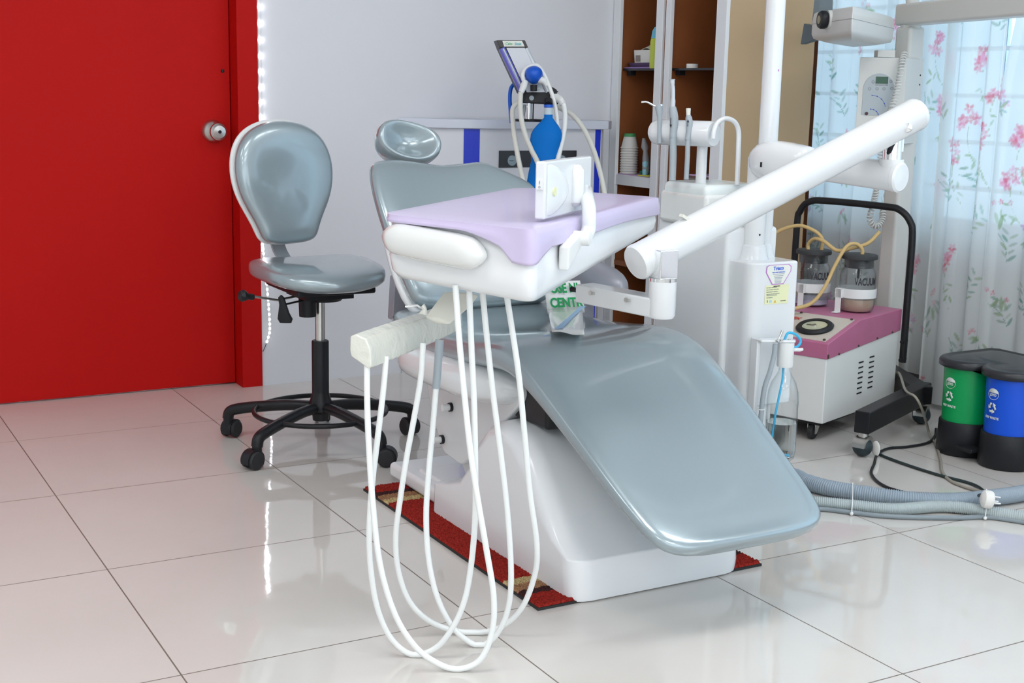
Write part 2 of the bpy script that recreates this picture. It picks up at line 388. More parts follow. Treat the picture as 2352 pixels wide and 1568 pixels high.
# ================================================================== STRIPED MAT under the chair
mt = thing('floor_mat', 'red pile floor mat with beige and brown end stripes under the dental chair', 'mat', (1.04, -1.37, 0))
mx0, mx1, my0, my1 = 0.738, 1.335, -1.832, -0.905
obj('rubber_backing', M().boxmm((mx0, my0, 0.0005), (mx1, my1, 0.006)), mat('mat_backing', (0.03, 0.028, 0.028), 0.8), mt)
def mat_pile():
    m = bpy.data.materials.new('mat_pile'); m.use_nodes = True; nt = m.node_tree; N = nt.nodes; L = nt.links; b = N['Principled BSDF']
    b.inputs['Roughness'].default_value = 0.95; b.inputs['Specular IOR Level'].default_value = 0.1
    tc = N.new('ShaderNodeTexCoord'); sp = N.new('ShaderNodeSeparateXYZ'); L.new(tc.outputs['Object'], sp.inputs[0])
    # distance from the nearest short end (object origin is the mat centre)
    ab = N.new('ShaderNodeMath'); ab.operation = 'ABSOLUTE'; L.new(sp.outputs[1], ab.inputs[0])
    nz = N.new('ShaderNodeTexNoise'); nz.inputs['Scale'].default_value = 160; L.new(tc.outputs['Object'], nz.inputs['Vector'])
    wb = N.new('ShaderNodeMath'); wb.operation = 'MULTIPLY_ADD'; L.new(nz.outputs['Fac'], wb.inputs[0]); wb.inputs[1].default_value = 0.012; L.new(ab.outputs[0], wb.inputs[2])
    mr = N.new('ShaderNodeMapRange'); mr.inputs[1].default_value = 0.0; mr.inputs[2].default_value = 0.48; L.new(wb.outputs[0], mr.inputs[0])
    cr = N.new('ShaderNodeValToRGB'); cr.color_ramp.interpolation = 'CONSTANT'; e = cr.color_ramp.elements
    red = (*srgb(156, 44, 36), 1)
    e[0].position = 0; e[0].color = red; e[1].position = 0.31/0.48; e[1].color = (*srgb(196, 172, 124), 1)
    for pos, c in ((0.343/0.48, srgb(160, 118, 86)), (0.378/0.48, srgb(70, 42, 42)), (0.404/0.48, srgb(156, 44, 36))):
        q = e.new(pos); q.color = (*c, 1)
    L.new(mr.outputs[0], cr.inputs[0])
    n2 = N.new('ShaderNodeTexNoise'); n2.inputs['Scale'].default_value = 260; L.new(tc.outputs['Object'], n2.inputs['Vector'])
    mp = N.new('ShaderNodeMapRange'); mp.inputs[1].default_value = .3; mp.inputs[2].default_value = .7; mp.inputs[3].default_value = .45; mp.inputs[4].default_value = 1.25; L.new(n2.outputs['Fac'], mp.inputs[0])
    mm = N.new('ShaderNodeMix'); mm.data_type = 'RGBA'; mm.blend_type = 'MULTIPLY'; mm.inputs[0].default_value = 1.0
    L.new(cr.outputs[0], mm.inputs[6]); L.new(mp.outputs[0], mm.inputs[7]); L.new(mm.outputs[2], b.inputs['Base Color'])
    return m
pm = M(); nx, ny = 230, 356; rnd = random.Random(3)
for j in range(ny+1):
    for i in range(nx+1):
        ed = min(i, nx-i, j, ny-j)
        z = 0.0065 if ed == 0 else 0.0095+rnd.uniform(0, 0.0042)
        pm.v.append(V((mx0+.002+(mx1-mx0-.004)*i/nx+(rnd.uniform(-.001, .001) if ed else 0), my0+.002+(my1-my0-.004)*j/ny+(rnd.uniform(-.001, .001) if ed else 0), z)))
for j in range(ny):
    for i in range(nx):
        a = j*(nx+1)+i; pm.f.append((a, a+1, a+nx+2, a+nx+1))
obj('pile', pm, mat_pile(), mt, sharp=180)
MZ = 0.013   # top of the pile

# ================================================================== DENTIST'S STOOL
sx, sy = 0.805, -0.42
st = thing('dentist_stool', 'silver grey wheeled stool with round backrest and black foot ring by the red door', 'stool', (sx, sy, 0))
hub = M(); hub.lathe([(0.0, .075), (.024, .078), (.026, .10), (.036, .108), (.036, .128), (.030, .145), (.026, .16), (.0255, .165)], (sx, sy, 0), n=28)
hb = obj('hub', hub, BLACKM, st)
obj('outer_column', M().lathe([(0.0, .14), (.0255, .14), (.0255, .318), (.024, .321), (0.0, .321)], (sx, sy, 0)), BLACK, st)
obj('gas_lift', M().cyl((sx, sy, .30), (sx, sy, .46), .0145, n=24), STEEL, st)
obj('foot_ring', M().torus((sx, sy, .107), .197, .0075, n=64), BLACKM, st)
for i in range(5):
    a = math.radians(140+72*i); d = V((math.cos(a), math.sin(a), 0)); o = V((sx, sy, 0))
    lp = smooth([o+d*.02+UP*.118, o+d*.10+UP*.117, o+d*.20+UP*.105, o+d*.268+UP*.093, o+d*.291+UP*.082, o+d*.297+UP*.062], 6)
    lg = obj('leg', M().tube(lp, [.0165]*6+[.017]*(len(lp)-6), 14), BLACKM, st)
    # twin wheel caster with hood
    b = math.radians([35, 200, 330, 100, 250][i]); f = V((math.cos(b), math.sin(b), 0)); sd = V((-f.y, f.x, 0)); c = o+d*.297+f*.016+UP*.0275
    cs = M(); cs.cyl(o+d*.297+UP*.04, o+d*.297+UP*.068, .014, n=16)
    hoodring = []
    for sgn in (-.017, .017):
        hoodring.append([c+sd*sgn+(f*math.cos(t)+UP*math.sin(t))*.030 for t in [(-20+230*k/14)*PI/180 for k in range(15)]]+[c+sd*sgn])
    cs.loft(hoodring)
    co = obj('caster', cs, BLACK, st)
    for sgn in (-1, 1):
        obj('wheel', M().lathe([(0, -.007), (.020, -.008), (.0262, -.004), (.0265, .004), (.022, .008), (0, .009)], c+sd*sgn*.017, sd*sgn, 24), RUBBER, co)
# seat pan, mechanism, levers
mech = M(); mech.boxmm((sx-.075, sy-.08, .455), (sx+.075, sy+.08, .480)); mech.lathe([(0, .440), (.05, .443), (.06, .455), (.06, .475), (0, .475)], (sx+.01, sy-.01, 0))
obj('seat_mechanism', mech, BLACK, st)
obj('mechanism_housing', M().cyl((sx-.046, sy-.02, .400), (sx-.046, sy-.02, .462), .025, .027), BLACK, st)
lv = M().tube([V((sx-.05, sy, .462)), V((sx-.135, sy-.015, .452)), onY(572, 679, sy-.03)], .0035, 8)
lo = obj('tilt_rod', lv, STEEL, st)
kp = onY(572, 681, sy-.03); kd = (kp-V((sx-.135, sy-.015, .452))).normalized()
obj('knob', M().lathe([(0, -.014), (.009, -.014), (.009, 0.004), (.015, .012), (.018, .020), (.014, .030), (0, .032)], kp, kd, 8), BLACK, lo)
pd = [onY(646, 683, sy-.06), onY(650, 700, sy-.06), onY(652, 718, sy-.06), onY(655, 732, sy-.06), onY(656, 741, sy-.06)]
pr = M().loft([sering(p, (.872, -.489, 0), (.489, .872, 0), a, b, 20, 2.2) for p, a, b in zip([pd[0]+UP*.007]+pd, (.002, .009, .011, .016, .022, .017), (.002, .006, .006, .007, .008, .006))])
po = obj('height_paddle', pr, BLACK, st)
obj('paddle_rod', M().tube([pd[1], V((sx-.05, sy-.03, .452))], .003, 8), BLACKM, po)
# saddle seat (stool faces -y)
def seat_rings():
    rs = []
    for k in range(13):
        s = -1+2*k/12; e = max(0.0, 1-abs(s)**3.0)**(1/3.0)
        a = .185*max(e, .05)*(1.0+.10*(-s)); y = sy-.015-s*.195
        ring = []
        n = 36
        for j in range(n):
            t = 2*PI*(j+.5)/n; ct, sn = math.cos(t), math.sin(t)
            X = a*math.copysign(abs(ct)**(2/2.6), ct); Z = .037*max(e, .2)**.6*math.copysign(abs(sn)**(2/2.2), sn)
            zz = .526+Z
            if Z > 0: zz += .026*(X/.2)**2-.008+.012*math.exp(-((s-.7)/.3)**2)*0
            zz += -.014*max(0, s)**2+.012*max(0, -s)**2
            ring.append(V((sx-.005+X, y, zz)))
        rs.append(ring)
    return rs
seat = obj('seat', M().loft(seat_rings()), VINYL, st, sub=1)
obj('seat_pan', M().boxmm((sx-.12, sy-.14, .476), (sx+.12, sy+.14, .496)), BLACK, st, bevel=.006)
# backrest
nb = V((.19, -.98, 0)).normalized(); xb = V((.98, .19, 0)).normalized(); bc = V((.765, -.215, 0)); ub = (UP*.985-nb*.12).normalized()
def backring(sc, off):
    prof = []
    # outline: round top, tapered waist
    half = [(0.0, .182), (.06, .176), (.115, .152), (.150, .112), (.166, .060), (.166, .005), (.152, -.050), (.124, -.100), (.103, -.140), (.094, -.168), (.078, -.184), (.04, -.190), (0.0, -.191)]
    full = [(x, z) for x, z in half]+[(-x, z) for x, z in reversed(half[1:-1])]
    c0 = bc+UP*.782
    return [c0+xb*x*sc+ub*z*sc+nb*(off+.25*(x*sc)**2*0) for x, z in full]
bk = M().loft([backring(.90, .0), backring(.985, .004), backring(1.0, .018), backring(.985, .034), backring(.90, .046), backring(.60, .050), backring(.2, .046)])
obj('backrest', bk, VINYL, st, sub=2)
bs = M().loft([backring(.55, -.040), backring(.86, -.037), backring(1.0, -.022), backring(1.03, -.006), backring(1.0, .004)])
obj('backrest_shell', bs, WHITE2, st, sub=2)
bt0 = bc+UP*.782
bar = M()
for (p, w_) in ((0, 0),):
    P = smooth([bt0-nb*.03-UP*.05, bt0-nb*.034-UP*.19, V((.772, -.235, .53)), V((.78, -.27, .482)), V((.79, -.33, .474))], 6)
    bar.loft([[p+xb*.023+nb*.004, p-xb*.023+nb*.004, p-xb*.023-nb*.004-UP*.002, p+xb*.023-nb*.004-UP*.002] for p in P])
obj('backrest_bar', bar, GREYP, st)

# ================================================================== DENTAL CHAIR
cx = 1.052
ch = thing('dental_chair', 'reclining dental chair with silver grey film-covered upholstery on a white base', 'dental chair', (cx, -1.35, MZ))
# fibreglass base: low rear plate and front hump
base = M()
prof = [(-1.842, 0.002), (-1.846, .03), (-1.838, .092), (-1.79, .115), (-1.75, .155), (-1.70, .210), (-1.655, .262), (-1.61, .300), (-1.56, .318), (-1.50, .322), (-1.44, .305), (-1.39, .255), (-1.35, .19), (-1.30, .135), (-1.22, .098), (-1.16, .085), (-1.155, .004)]
xs = [(.822, .0), (.826, .35), (.838, .8), (.860, 1.0), (1.225, 1.0), (1.248, .8), (1.260, .35), (1.264, 0)]
rings = []
for x, ins, f in ((.815, .045, .90), (.818, .028, .93), (.824, .017, .95), (.834, .009, .97), (.848, .003, .99), (.865, 0, 1), (1.22, 0, 1), (1.237, .003, .99), (1.251, .009, .97), (1.261, .017, .95), (1.267, .028, .93), (1.27, .045, .90)):
    rings.append([V((x, y+ins*(1 if y < -1.5 else -.6), .013+(z-.013)*f if z > .12 else z)) for y, z in prof])
obj('base_cover', base.loft(rings), FRP, ch, sharp=60, bevel=.008, seg=3)
pl = M().boxmm((.838, -1.20, MZ), (1.262, -.848, .054))
obj('rear_base_plate', pl, FRP, ch, bevel=.012, seg=4)
pl = M().boxmm((.87, -1.22, .05), (1.24, -.97, .064))
obj('base_lid', pl, FRP, ch, bevel=.006)
# lift mechanism
armp = [(-1.02, .33), (-1.20, .43), (-1.49, .43), (-1.535, .39), (-1.515, .355), (-1.29, .178), (-1.235, .140), (-1.13, .150), (-1.06, .24)]
armm = obj('lift_bracket', M().prism(roundpoly([(.862, y, z) for y, z in armp], .02, 4), (.38, 0, 0)), WHITE, ch, bevel=.006)
for q in ((-1.178, .279), (-1.132, .184)):
    bo = M().cyl((.862, *q), (.836, *q), .0085, n=18)
    b_ = obj('bolt', bo, WHITE2, ch); obj('bolt_washer', M().cyl((.8655, *q), (.8545, *q), .0115, n=18), BLACK, b_)
obj('bolt', M().cyl((.862, -1.482, .394), (.853, -1.482, .394), .008, n=10), BLACK, ch)
lf = M().prism([(.90, -1.13, .15), (.90, -1.29, .20), (.90, -1.44, .28), (.90, -1.40, .14), (.90, -1.22, .06)], (.30, 0, 0))
obj('lift_arm', lf, WHITE2, ch, bevel=.01)
obj('underseat_frame', M().boxmm((.875, -1.62, .32), (1.235, -1.36, .43)), BLACKM, ch, bevel=.01)
# seat shell (white hip cover)
rs = []
for k in range(15):
    s = k/14; y = -.93-.60*s; e = max(0, 1-abs(2*s-1)**4)**.25
    dz = .105*e+.004
    rs.append(sering((cx, y, .392-.012*(1-s)), (1, 0, 0), (0, 0, 1), .292*max(.75, e), .058*max(.3, e), 32, 3.2))
obj('seat_shell', M().loft(rs), WHITE, ch, sub=1)
# seat and leg cushion in one sweep
stn = [(-.915, .508, .245, .10), (-1.00, .498, .25, .10), (-1.12, .494, .255, .10), (-1.25, .499, .257, .10), (-1.38, .513, .258, .10), (-1.47, .525, .258, .10),
       (-1.545, .526, .257, .10), (-1.61, .508, .256, .095), (-1.68, .468, .253, .085), (-1.76, .416, .248, .075), (-1.85, .358, .242, .068), (-1.94, .303, .235, .064),
       (-2.02, .258, .227, .060), (-2.065, .233, .218, .058), (-2.09, .220, .203, .052), (-2.108, .209, .172, .044), (-2.118, .203, .12, .030), (-2.121, .199, .05, .015)]
first_r = []
rs = []
for i, (y, z, wd, t) in enumerate(stn):
    a = stn[max(i-1, 0)]; b = stn[min(i+1, len(stn)-1)]
    tg = V((0, b[0]-a[0], b[1]-a[1])).normalized(); nrm = V((1, 0, 0)).cross(tg);
    if nrm.z < 0: nrm = -nrm
    full_t = .10 if i < 6 else t
    kx = cx+.022*min(1, max(0, (-1.5-y)/.35))
    c = V((kx, y, z))-nrm*((t if i < 13 else .058)/2)
    rs.append(sering(c, (1, 0, 0), nrm, wd, t/2, 40, 3.2, conc=.012 if i < 15 else 0))
y0 = stn[0]; rs = [sering((cx, -.885, .455), (1, 0, 0), (0, 0, 1), .10, .02, 40, 3), sering((cx, -.893, .455), (1, 0, 0), (0, 0, 1), .215, .04, 40, 3)]+rs
obj('seat_cushion', M().loft(rs), VINYL, ch, sub=1)
# backrest: reclined, with forward wings
def back_st(s):   # s 0 bottom..1 top : centre of thickness
    return V((cx+.006, -.965+.265*s, .478+.377*s))
tb = V((0, .265, .375)).normalized(); nbk = V((0, -.375, .265)).normalized()
rs = []
W = [(0.0, .16, .03), (.02, .205, .045), (.10, .222, .05), (.22, .232, .052), (.36, .238, .052), (.50, .250, .052), (.64, .254, .052), (.76, .254, .05), (.86, .250, .047), (.93, .242, .042), (.972, .226, .034), (.992, .196, .022), (1.0, .15, .010)]
for s, wd, t in W:
    c = back_st(s); ring = sering(c, (1, 0, 0), nbk, wd, t, 44, 2.8)
    out = []
    for p in ring:
        x = (p.x-cx-.012)/.24
        q = p+nbk*(.050*x*x*(1 if s < .95 else .8))
        q = q-tb*(.016*math.exp(-(x/.34)**2)*max(0, (s-.75)/.25))
        q = q-tb*((.16*max(0, x-.45)+.02*max(0, -x-.6))*max(0, (s-.4)/.6))
        out.append(q)
    rs.append(out)
obj('backrest_cushion', M().loft(rs), VINYL, ch, sub=1)
rs = []
for s, wd, t in ((-.05, .12, .015), (-.02, .20, .028), (.10, .232, .034), (.30, .243, .036), (.5, .240, .034), (.66, .22, .028), (.78, .18, .02), (.82, .10, .008)):
    c = back_st(s)-nbk*.038; ring = sering(c, (1, 0, 0), nbk, wd, t, 44, 2.6)
    rs.append([p+nbk*(.050*((p.x-cx-.012)/.24)**2) for p in ring])
obj('backrest_shell', M().loft(rs), WHITE, ch, sub=1)
hg = M().prism(roundpoly([onY(902, 736, -.80), onY(1000, 745, -.80), onY(1000, 640, -.80), onY(908, 635, -.80)], .006, 3), (0, .035, 0))
obj('recline_bracket', hg, SILVER, ch, bevel=.004)
ra = []
for t, sc in ((0, .2), (.04, .6), (.14, .9), (.4, 1.0), (.7, .98), (.9, .8), (.97, .5), (1.0, .15)):
    ra.append(sering((1.375, -1.18+.42*t, .545+.02*t), (1, 0, 0), (0, 0, 1), .042*sc, .058*sc, 24, 2.4))
obj('armrest', M().loft(ra), SILVER, ch, sub=1)
obj('armrest_bracket', M().boxmm((1.30, -1.02, .43), (1.385, -.94, .53)), SILVER, ch, bevel=.006)
# headrest: dished pillow on a bar
hc = V((.998, -.60, .905)); hn = V((-.10, -.90, .42)).normalized(); hx = V((.955, -.05, -.27)); hx = (hx-hn*hx.dot(hn)).normalized(); hu = hn.cross(hx)
if hu.z < 0: hu = -hu
rs = []
for sc, off in ((.05, -.070), (.45, -.066), (.74, -.052), (.92, -.025), (1.0, .005), (.985, .026), (.90, .040), (.76, .038), (.55, .024), (.30, .012), (.06, .008)):
    rs.append([hc+hn*off+hx*p.x+hu*p.y+hn*(.018*(p.x/.095)**2 if off > 0 else 0) for p in sering((0, 0, 0), (1, 0, 0), (0, 1, 0), .096*sc, .062*sc, 36, 2.3)])
obj('headrest', M().loft(rs), VINYL, ch, sub=1)
obj('headrest_bar', M().tube([hc-hn*.05, V((1.05, -.59, .84)), V((cx, -.68, .74))], .012, 10), CHROME, ch)

# paper sheet with green lettering on the seat
S0 = onZ(1258, 716, .502); S0.z = .497
sh = thing('printed_plastic_sheet', 'white plastic sheet with green capital letters and a blue streak lying on the chair seat', 'plastic sheet', S0)
se = V((.98, -.19, 0)).normalized(); sb = V((-.05, .25, .96)).normalized(); sd = se.cross(sb)
sm = M(); SW = .105
def sheetpt(u, v): return S0+se*(u*SW)+sb*v+sd*(.004*math.sin(5*u)+.003*math.sin(40*v))
g = [[sheetpt(i/8, .085*j/6) for i in range(9)] for j in range(7)]
q4 = [onZ(1258, 719, .506), onZ(1336, 706, .506), onZ(1342, 775, .522), onZ(1268, 768, .522)]
low = [[(q4[0].lerp(q4[1], i/8)).lerp(q4[3].lerp(q4[2], i/8), j/6)+UP*(.006+.002*math.sin(i*.9+j)) for i in range(9)] for j in range(7)]
def gridadd(mb, G):
    o = len(mb.v); nn = len(G[0])
    for r_ in G: mb.v += r_
    for j in range(len(G)-1):
        for i in range(nn-1): mb.f.append((o+j*nn+i, o+j*nn+i+1, o+(j+1)*nn+i+1, o+(j+1)*nn+i))
gridadd(sm, g); 
so = obj('sheet', sm, mat('white_plastic_film', (.82, .83, .82), .3, coat=.6), sh); so.modifiers.new('t', 'SOLIDIFY').thickness = .001
lettering(so, 'CENTR', S0+se*SW*.5+sb*.026-sd*-.010, se, sb, .034, GREENINK, bold=.0012, sx=.82)
lettering(so, 'OSE NI', S0+se*SW*.5+sb*.064-sd*-.010, se, sb, .034, GREENINK, bold=.0012, sx=.74)
sm = M(); gridadd(sm, low); so2 = obj('lower_flap', sm, mat('white_plastic_film', (.82, .83, .82)), sh); so2.modifiers.new('t', 'SOLIDIFY').thickness = .001
bl = M(); bl.loft([[(q4[3].lerp(q4[1], t)+V((.004*math.sin(3*t), 0, .0095))), (q4[3].lerp(q4[1], t)+V((.020, -.006+.006*math.sin(3*t), .0095)))] for t in [.05+.85*i/8 for i in range(9)]], False, False, close=False)
obj('blue_streak', bl, mat('pale_blue_ink', srgb(160, 195, 230), .5), sh)

# ================================================================== DENTAL UNIT TOWER with arms
du = thing('dental_unit', 'white dental unit tower with a tall pole and a long tubular arm', 'dental unit', (1.54, -1.40, 0))
obj('foot', M().boxmm((1.47, -1.50, 0), (1.60, -1.24, .30)), WHITE2, du, bevel=.01)
obj('cabinet', M().boxmm((1.452, -1.50, .24), (1.615, -1.205, .742)), WHITE, du, bevel=.012)
colm = M().prism(roundpoly([(1.466, -1.585, .305), (1.613, -1.585, .305), (1.613, -1.43, .305), (1.466, -1.43, .305)], [.035, .01, .01, .01], 6), (0, 0, .360))
column = obj('column', colm, WHITE, du, bevel=.006)
obj('column_foot', M().boxmm((1.48, -1.57, 0.0), (1.565, -1.46, .31)), WHITE2, du, bevel=.006)
for zz_ in (.275, .245): obj('inlet_stub', M().cyl((1.50, -1.565, zz_), (1.50, -1.588, zz_), .006, n=12), mat('maroon_stub', (.10, .02, .05), .4), du)
YF = -1.5855
# company sticker
def stk(px, py): p = onY(px, py, YF); return V((p.x, YF, p.z))
hexp = [stk(1761, 612), stk(1767, 609), stk(1812, 606), stk(1818, 611), stk(1817, 622), stk(1799, 652), stk(1773, 654), stk(1759, 626)]
ce = sum(hexp, V((0, 0, 0)))/8
s1 = obj('maker_sticker', M().prism(hexp, (0, -.0004, 0)), PURPLE, column)
obj('sticker_face', M().prism([ce+(p-ce)*.93 for p in hexp], (0, -.0008, 0)), CREAMST, s1)
XD, SL = V((1, 0, .02)), UP
lettering(s1, 'Trisco', stk(1788, 616)+V((0, -.001, 0)), XD, UP, .0125, BLUEINK, bold=.0003)
lettering(s1, 'TRICHUR SURGICALS', stk(1788, 625)+V((0, -.001, 0)), XD, UP, .0043, BLUEINK)
for i, (py, wd) in enumerate(((629, .036), (633, .030), (637, .026), (640, .022), (643, .022), (646, .022), (649, .020))):
    p = stk(1788-i*.3, py); obj('print_line', M().boxmm((p.x-wd/2, YF-.0011, p.z-.0006), (p.x+wd/2, YF-.0009, p.z+.0006)), mat('pale_ink', srgb(150, 155, 170)), s1)
yel = [stk(1758, 656), stk(1812, 652), stk(1809, 696), stk(1755, 699)]
s2 = obj('warning_sticker', M().prism(yel, (0, -.0004, 0)), YELLOW, column)
lettering(s2, 'IMPORTANT', stk(1784, 657)+V((0, -.0008, 0)), XD, UP, .0037, INK)
for t_, py in (('Input Voltage : 230 Volt, 50 Hz', 661), ('Power Consumption : 400 V.A. Max.', 666), ('Max Working Load : 150 Kg. Max.', 671), ('Duty Cycle : Max 2 Minutes Operation', 676), ('6 Minutes Off, 16 Minutes Rest', 679), ('Class I Equipment', 684)):
    lettering(s2, t_, stk(1760, py)+V((0, -.0008, 0)), XD, UP, .0026, WASHER, align='LEFT')
p = stk(1762, 692); obj('earth_mark', M().boxmm((p.x-.0008, YF-.0009, p.z-.003), (p.x+.0008, YF-.0005, p.z+.003)), INK, s2)
p = stk(1769.5, 692); obj('manual_mark', M().prism([p+V((-.0036, 0, -.003)), p+V((.0036, 0, -.003)), p+V((.0036, 0, .003)), p+V((-.0036, 0, .003))], (0, -.0008, 0)), mat('pale_blue_print', srgb(170, 205, 225)), s2)
p = stk(1779.5, 692); tri = [p+V((-.0042, 0, -.0033)), p+V((.0042, 0, -.0033)), p+V((0, 0, .0042))]
obj('hazard_mark', M().prism(tri, (0, -.0008, 0)), AMBER, s2); lettering(s2, '!', p+V((0, -.0010, 0)), XD, UP, .005, INK)
lettering(s2, 'MADE IN INDIA', stk(1798, 690)+V((0, -.0008, 0)), XD, UP, .0024, INK)
# posts
pc1 = V((1.530, -1.510, .665)); pc2 = V((1.583, -1.478, .665))
obj('arm_post', M().lathe([(0, 0), (.038, 0), (.0335, .012), (.030, .034), (.0262, .036), (.0262, .25), (0, .25)], pc1, n=32), WHITE, du)
o_ = obj('post_hole', M().cyl(pc1+V((-.006, -.0257, .062)), pc1+V((-.006, -.0268, .062)), .0025, n=10), BLACK, du)
obj('lamp_pole', M().lathe([(0, 0), (.033, 0), (.029, .012), (.0265, .032), (.0238, .034), (.0238, 1.45), (0, 1.45)], pc2, n=28), WHITE, du)
pd = pc2+V((0, -.0238, .46)); obj('pole_mark', M().sphere(pd, (.002, .001, .003), 8, 6), PURPLE, du)
# spittoon block, holder tube, cup filler
obj('spittoon_block', M().boxmm((1.440, -1.425, .735), (1.628, -1.225, .818)), FILMWHITE, du, bevel=.012)
bw = M().boxmm((1.444, -1.418, .800), (1.624, -1.232, .842)); obj('bowl_cover_film', bw, mat('clear_film_over_bowl', (.80, .86, .86), .3, coat=.5, coat_rough=.15, bump=.15, bump_scale=30), du, bevel=.016)
tA, tB = atD(1505, 303, 3.42), atD(1640, 308, 3.30); ax = (tB-tA).normalized()
hold = obj('holder_tube', M().lathe([(0, -.010), (.022, -.008), (.030, .0), (.0325, .012), (.0325, (tB-tA).length-.006), (.030, (tB-tA).length), (0, (tB-tA).length+.002)], tA, ax, 36), WHITE, du)
ps = atD(1614, 320, 3.34); obj('holder_post', M().cyl(ps, V((ps.x, ps.y, .83)), .0135, n=20), WHITE, du)
def dpt(px, py, D): return atD(px, py, D)
# suction handpieces in the holder
def handpiece(px, D, parts):
    pass
D1 = 3.340
g1 = M().tube([atD(1545, 246, D1), atD(1546, 256, D1), atD(1548, 268, D1), atD(1548, 292, D1), atD(1546, 318, D1)], [.0085, .0108, .0112, .0105, .0095], 18)
h1 = obj('suction_handpiece', g1, GREYP, du)
obj('suction_tip', M().tube(smooth([atD(1545, 250, D1), atD(1546, 225, D1), atD(1546, 203, D1), atD(1544.5, 192, D1), atD(1544, 183, D1)], 4), [.0062]*4+[.005]*4+[.0048]*4+[.006]*4+[.0078], 14), mat('translucent_grey_tip', srgb(196, 202, 208), .3), h1)
obj('collar', M().cyl(atD(1545, 256, D1), atD(1545, 247, D1), .0082, n=18), CREAM2, h1)
obj('hose_end', M().tube([atD(1546, 318, D1), atD(1546, 360, D1), atD(1544, 415, D1)], .0090, 14), GREYP, h1)
ar = M(); pA, pB = atD(1540.5, 270, D1-.012), atD(1540.5, 288, D1-.012); ar.box((pA+pB)/2, (.0012, .001, .018)); obj('arrow_mark', ar, INK, h1)
ar = M(); q = atD(1540.5, 289, D1-.012); ar.prism([q+V((-.0035, 0, .003)), q+V((.0035, 0, .003)), q+V((0, 0, -.005))], (0, -.001, 0)); obj('arrow_mark', ar, INK, h1)
D2 = 3.312
h2 = obj('saliva_handpiece', M().tube([atD(1581, 265, D2), atD(1582, 271, D2), atD(1583, 280, D2), atD(1583, 300, D2), atD(1579, 322, D2)], [.006, .0086, .009, .0082, .0068], 18), GREYP, du)
obj('collar', M().cyl(atD(1581, 267, D2), atD(1581, 249, D2), .0052, .0062, n=18), CREAM2, h2)
obj('hose_end', M().tube([atD(1580, 322, D2), atD(1579, 360, D2), atD(1576, 412, D2)], .0062, 14), GREYP, h2)
ar = M(); pA, pB = atD(1580, 279, D2-.010), atD(1580, 290, D2-.010); ar.box((pA+pB)/2, (.0012, .001, .013)); q = atD(1580, 279, D2-.010); ar.prism([q+V((-.0033, 0, -.002)), q+V((.0033, 0, -.002)), q+V((0, 0, .005))], (0, -.001, 0)); obj('arrow_mark', ar, INK, h2)
D3 = 3.370
h3 = obj('air_water_syringe', M().tube([atD(1513, 243, D3), atD(1514, 252, D3), atD(1515, 270, D3), atD(1515, 300, D3), atD(1515, 330, D3)], [.0105, .0095, .006, .0056, .0056], 16), GREYP, du)
obj('syringe_tip', M().tube(smooth([atD(1508, 246, D3), atD(1497, 240, D3), atD(1485, 234, D3), atD(1473, 234.5, D3)], 4), .0026, 10), CHROME, h3)
obj('syringe_button', M().cyl(atD(1518, 244, D3-.004), atD(1518, 240, D3-.004), .0055, n=14), CHROME, h3)
cf = smooth([atD(1637, 319, 3.27), atD(1640, 300, 3.27), atD(1648, 282, 3.28), atD(1666, 272, 3.29), atD(1686, 279, 3.30), atD(1696, 300, 3.31), atD(1696, 340, 3.31), atD(1693, 425, 3.31)], 6)
obj('cup_filler_spout', M().tube(cf, .0062, 14), WHITE, du)
# lower swing arm with hub shell
hubc = pc1+UP*.249
capE = atD(2071, 408, 2.94)
d = (capE-hubc); d.normalize()
obj('swing_arm', M().lathe([(0, 0), (.0335, 0), (.0335, (capE-hubc).length-.014), (.0345, (capE-hubc).length-.013), (.0345, (capE-hubc).length-.004), (.030, (capE-hubc).length), (0, (capE-hubc).length+.001)], hubc, d, 40), WHITE, du)
# rounded hub shell over the post
rs = []
for k in range(9):
    t = k/8; w_ = .048*math.sin(PI*min(1, .5+t*.5))**.7 if t > .5 else .048
    c = hubc+V((d.x, d.y, 0)).normalized()*(-.022+.18*t)+UP*(-.006-.002*t)
    sidev = V((-d.y, d.x, 0)).normalized()
    e = [.35, .75, .95, 1.0, 1.0, .96, .90, .84, .78][k]
    rs.append(sering(c, sidev, UP, .050*e, .050*e, 28, 2.6))
obj('hub_shell', M().loft(rs), WHITE, du, sub=1)
hm = atD(1748, 378, 3.14); obj('hub_slot', M().box(hm, (.004, .003, .012)), BLACK, du)
# pantograph arm
pR, pL = atD(2105, 262, 2.97), atD(1462, 603, 2.62); pdv = (pL-pR); plen = pdv.length; pdv.normalize()
panto = obj('balance_arm', M().lathe([(0, -.006), (.034, -.004), (.0372, .002), (.0372, .010), (.0366, .011), (.0366, plen-.010), (.0376, plen-.009), (.0376, plen-.002), (.0345, plen+.003), (0, plen+.005)], pR, pdv, 44), WHITE, du)
sv = pdv.cross(UP).normalized()
for (qx, qy, D) in ((2085, 293, 2.908), (1546, 587, 2.612)):
    c = atD(qx, qy, D); nrm = (CAMPOS-c); nrm.z = 0; nrm.normalize()
    obj('pivot_screw', M().lathe([(0, .004), (.0095, .003), (.0105, 0), (.0105, -.03), (0, -.03)], c, nrm, 20), CHROME, panto)
p = atD(1576, 502, 2.66); obj('film_tab', M().box(p, (.03, .012, .006), Matrix.Rotation(.5, 3, 'Y')), CREAM2, panto)
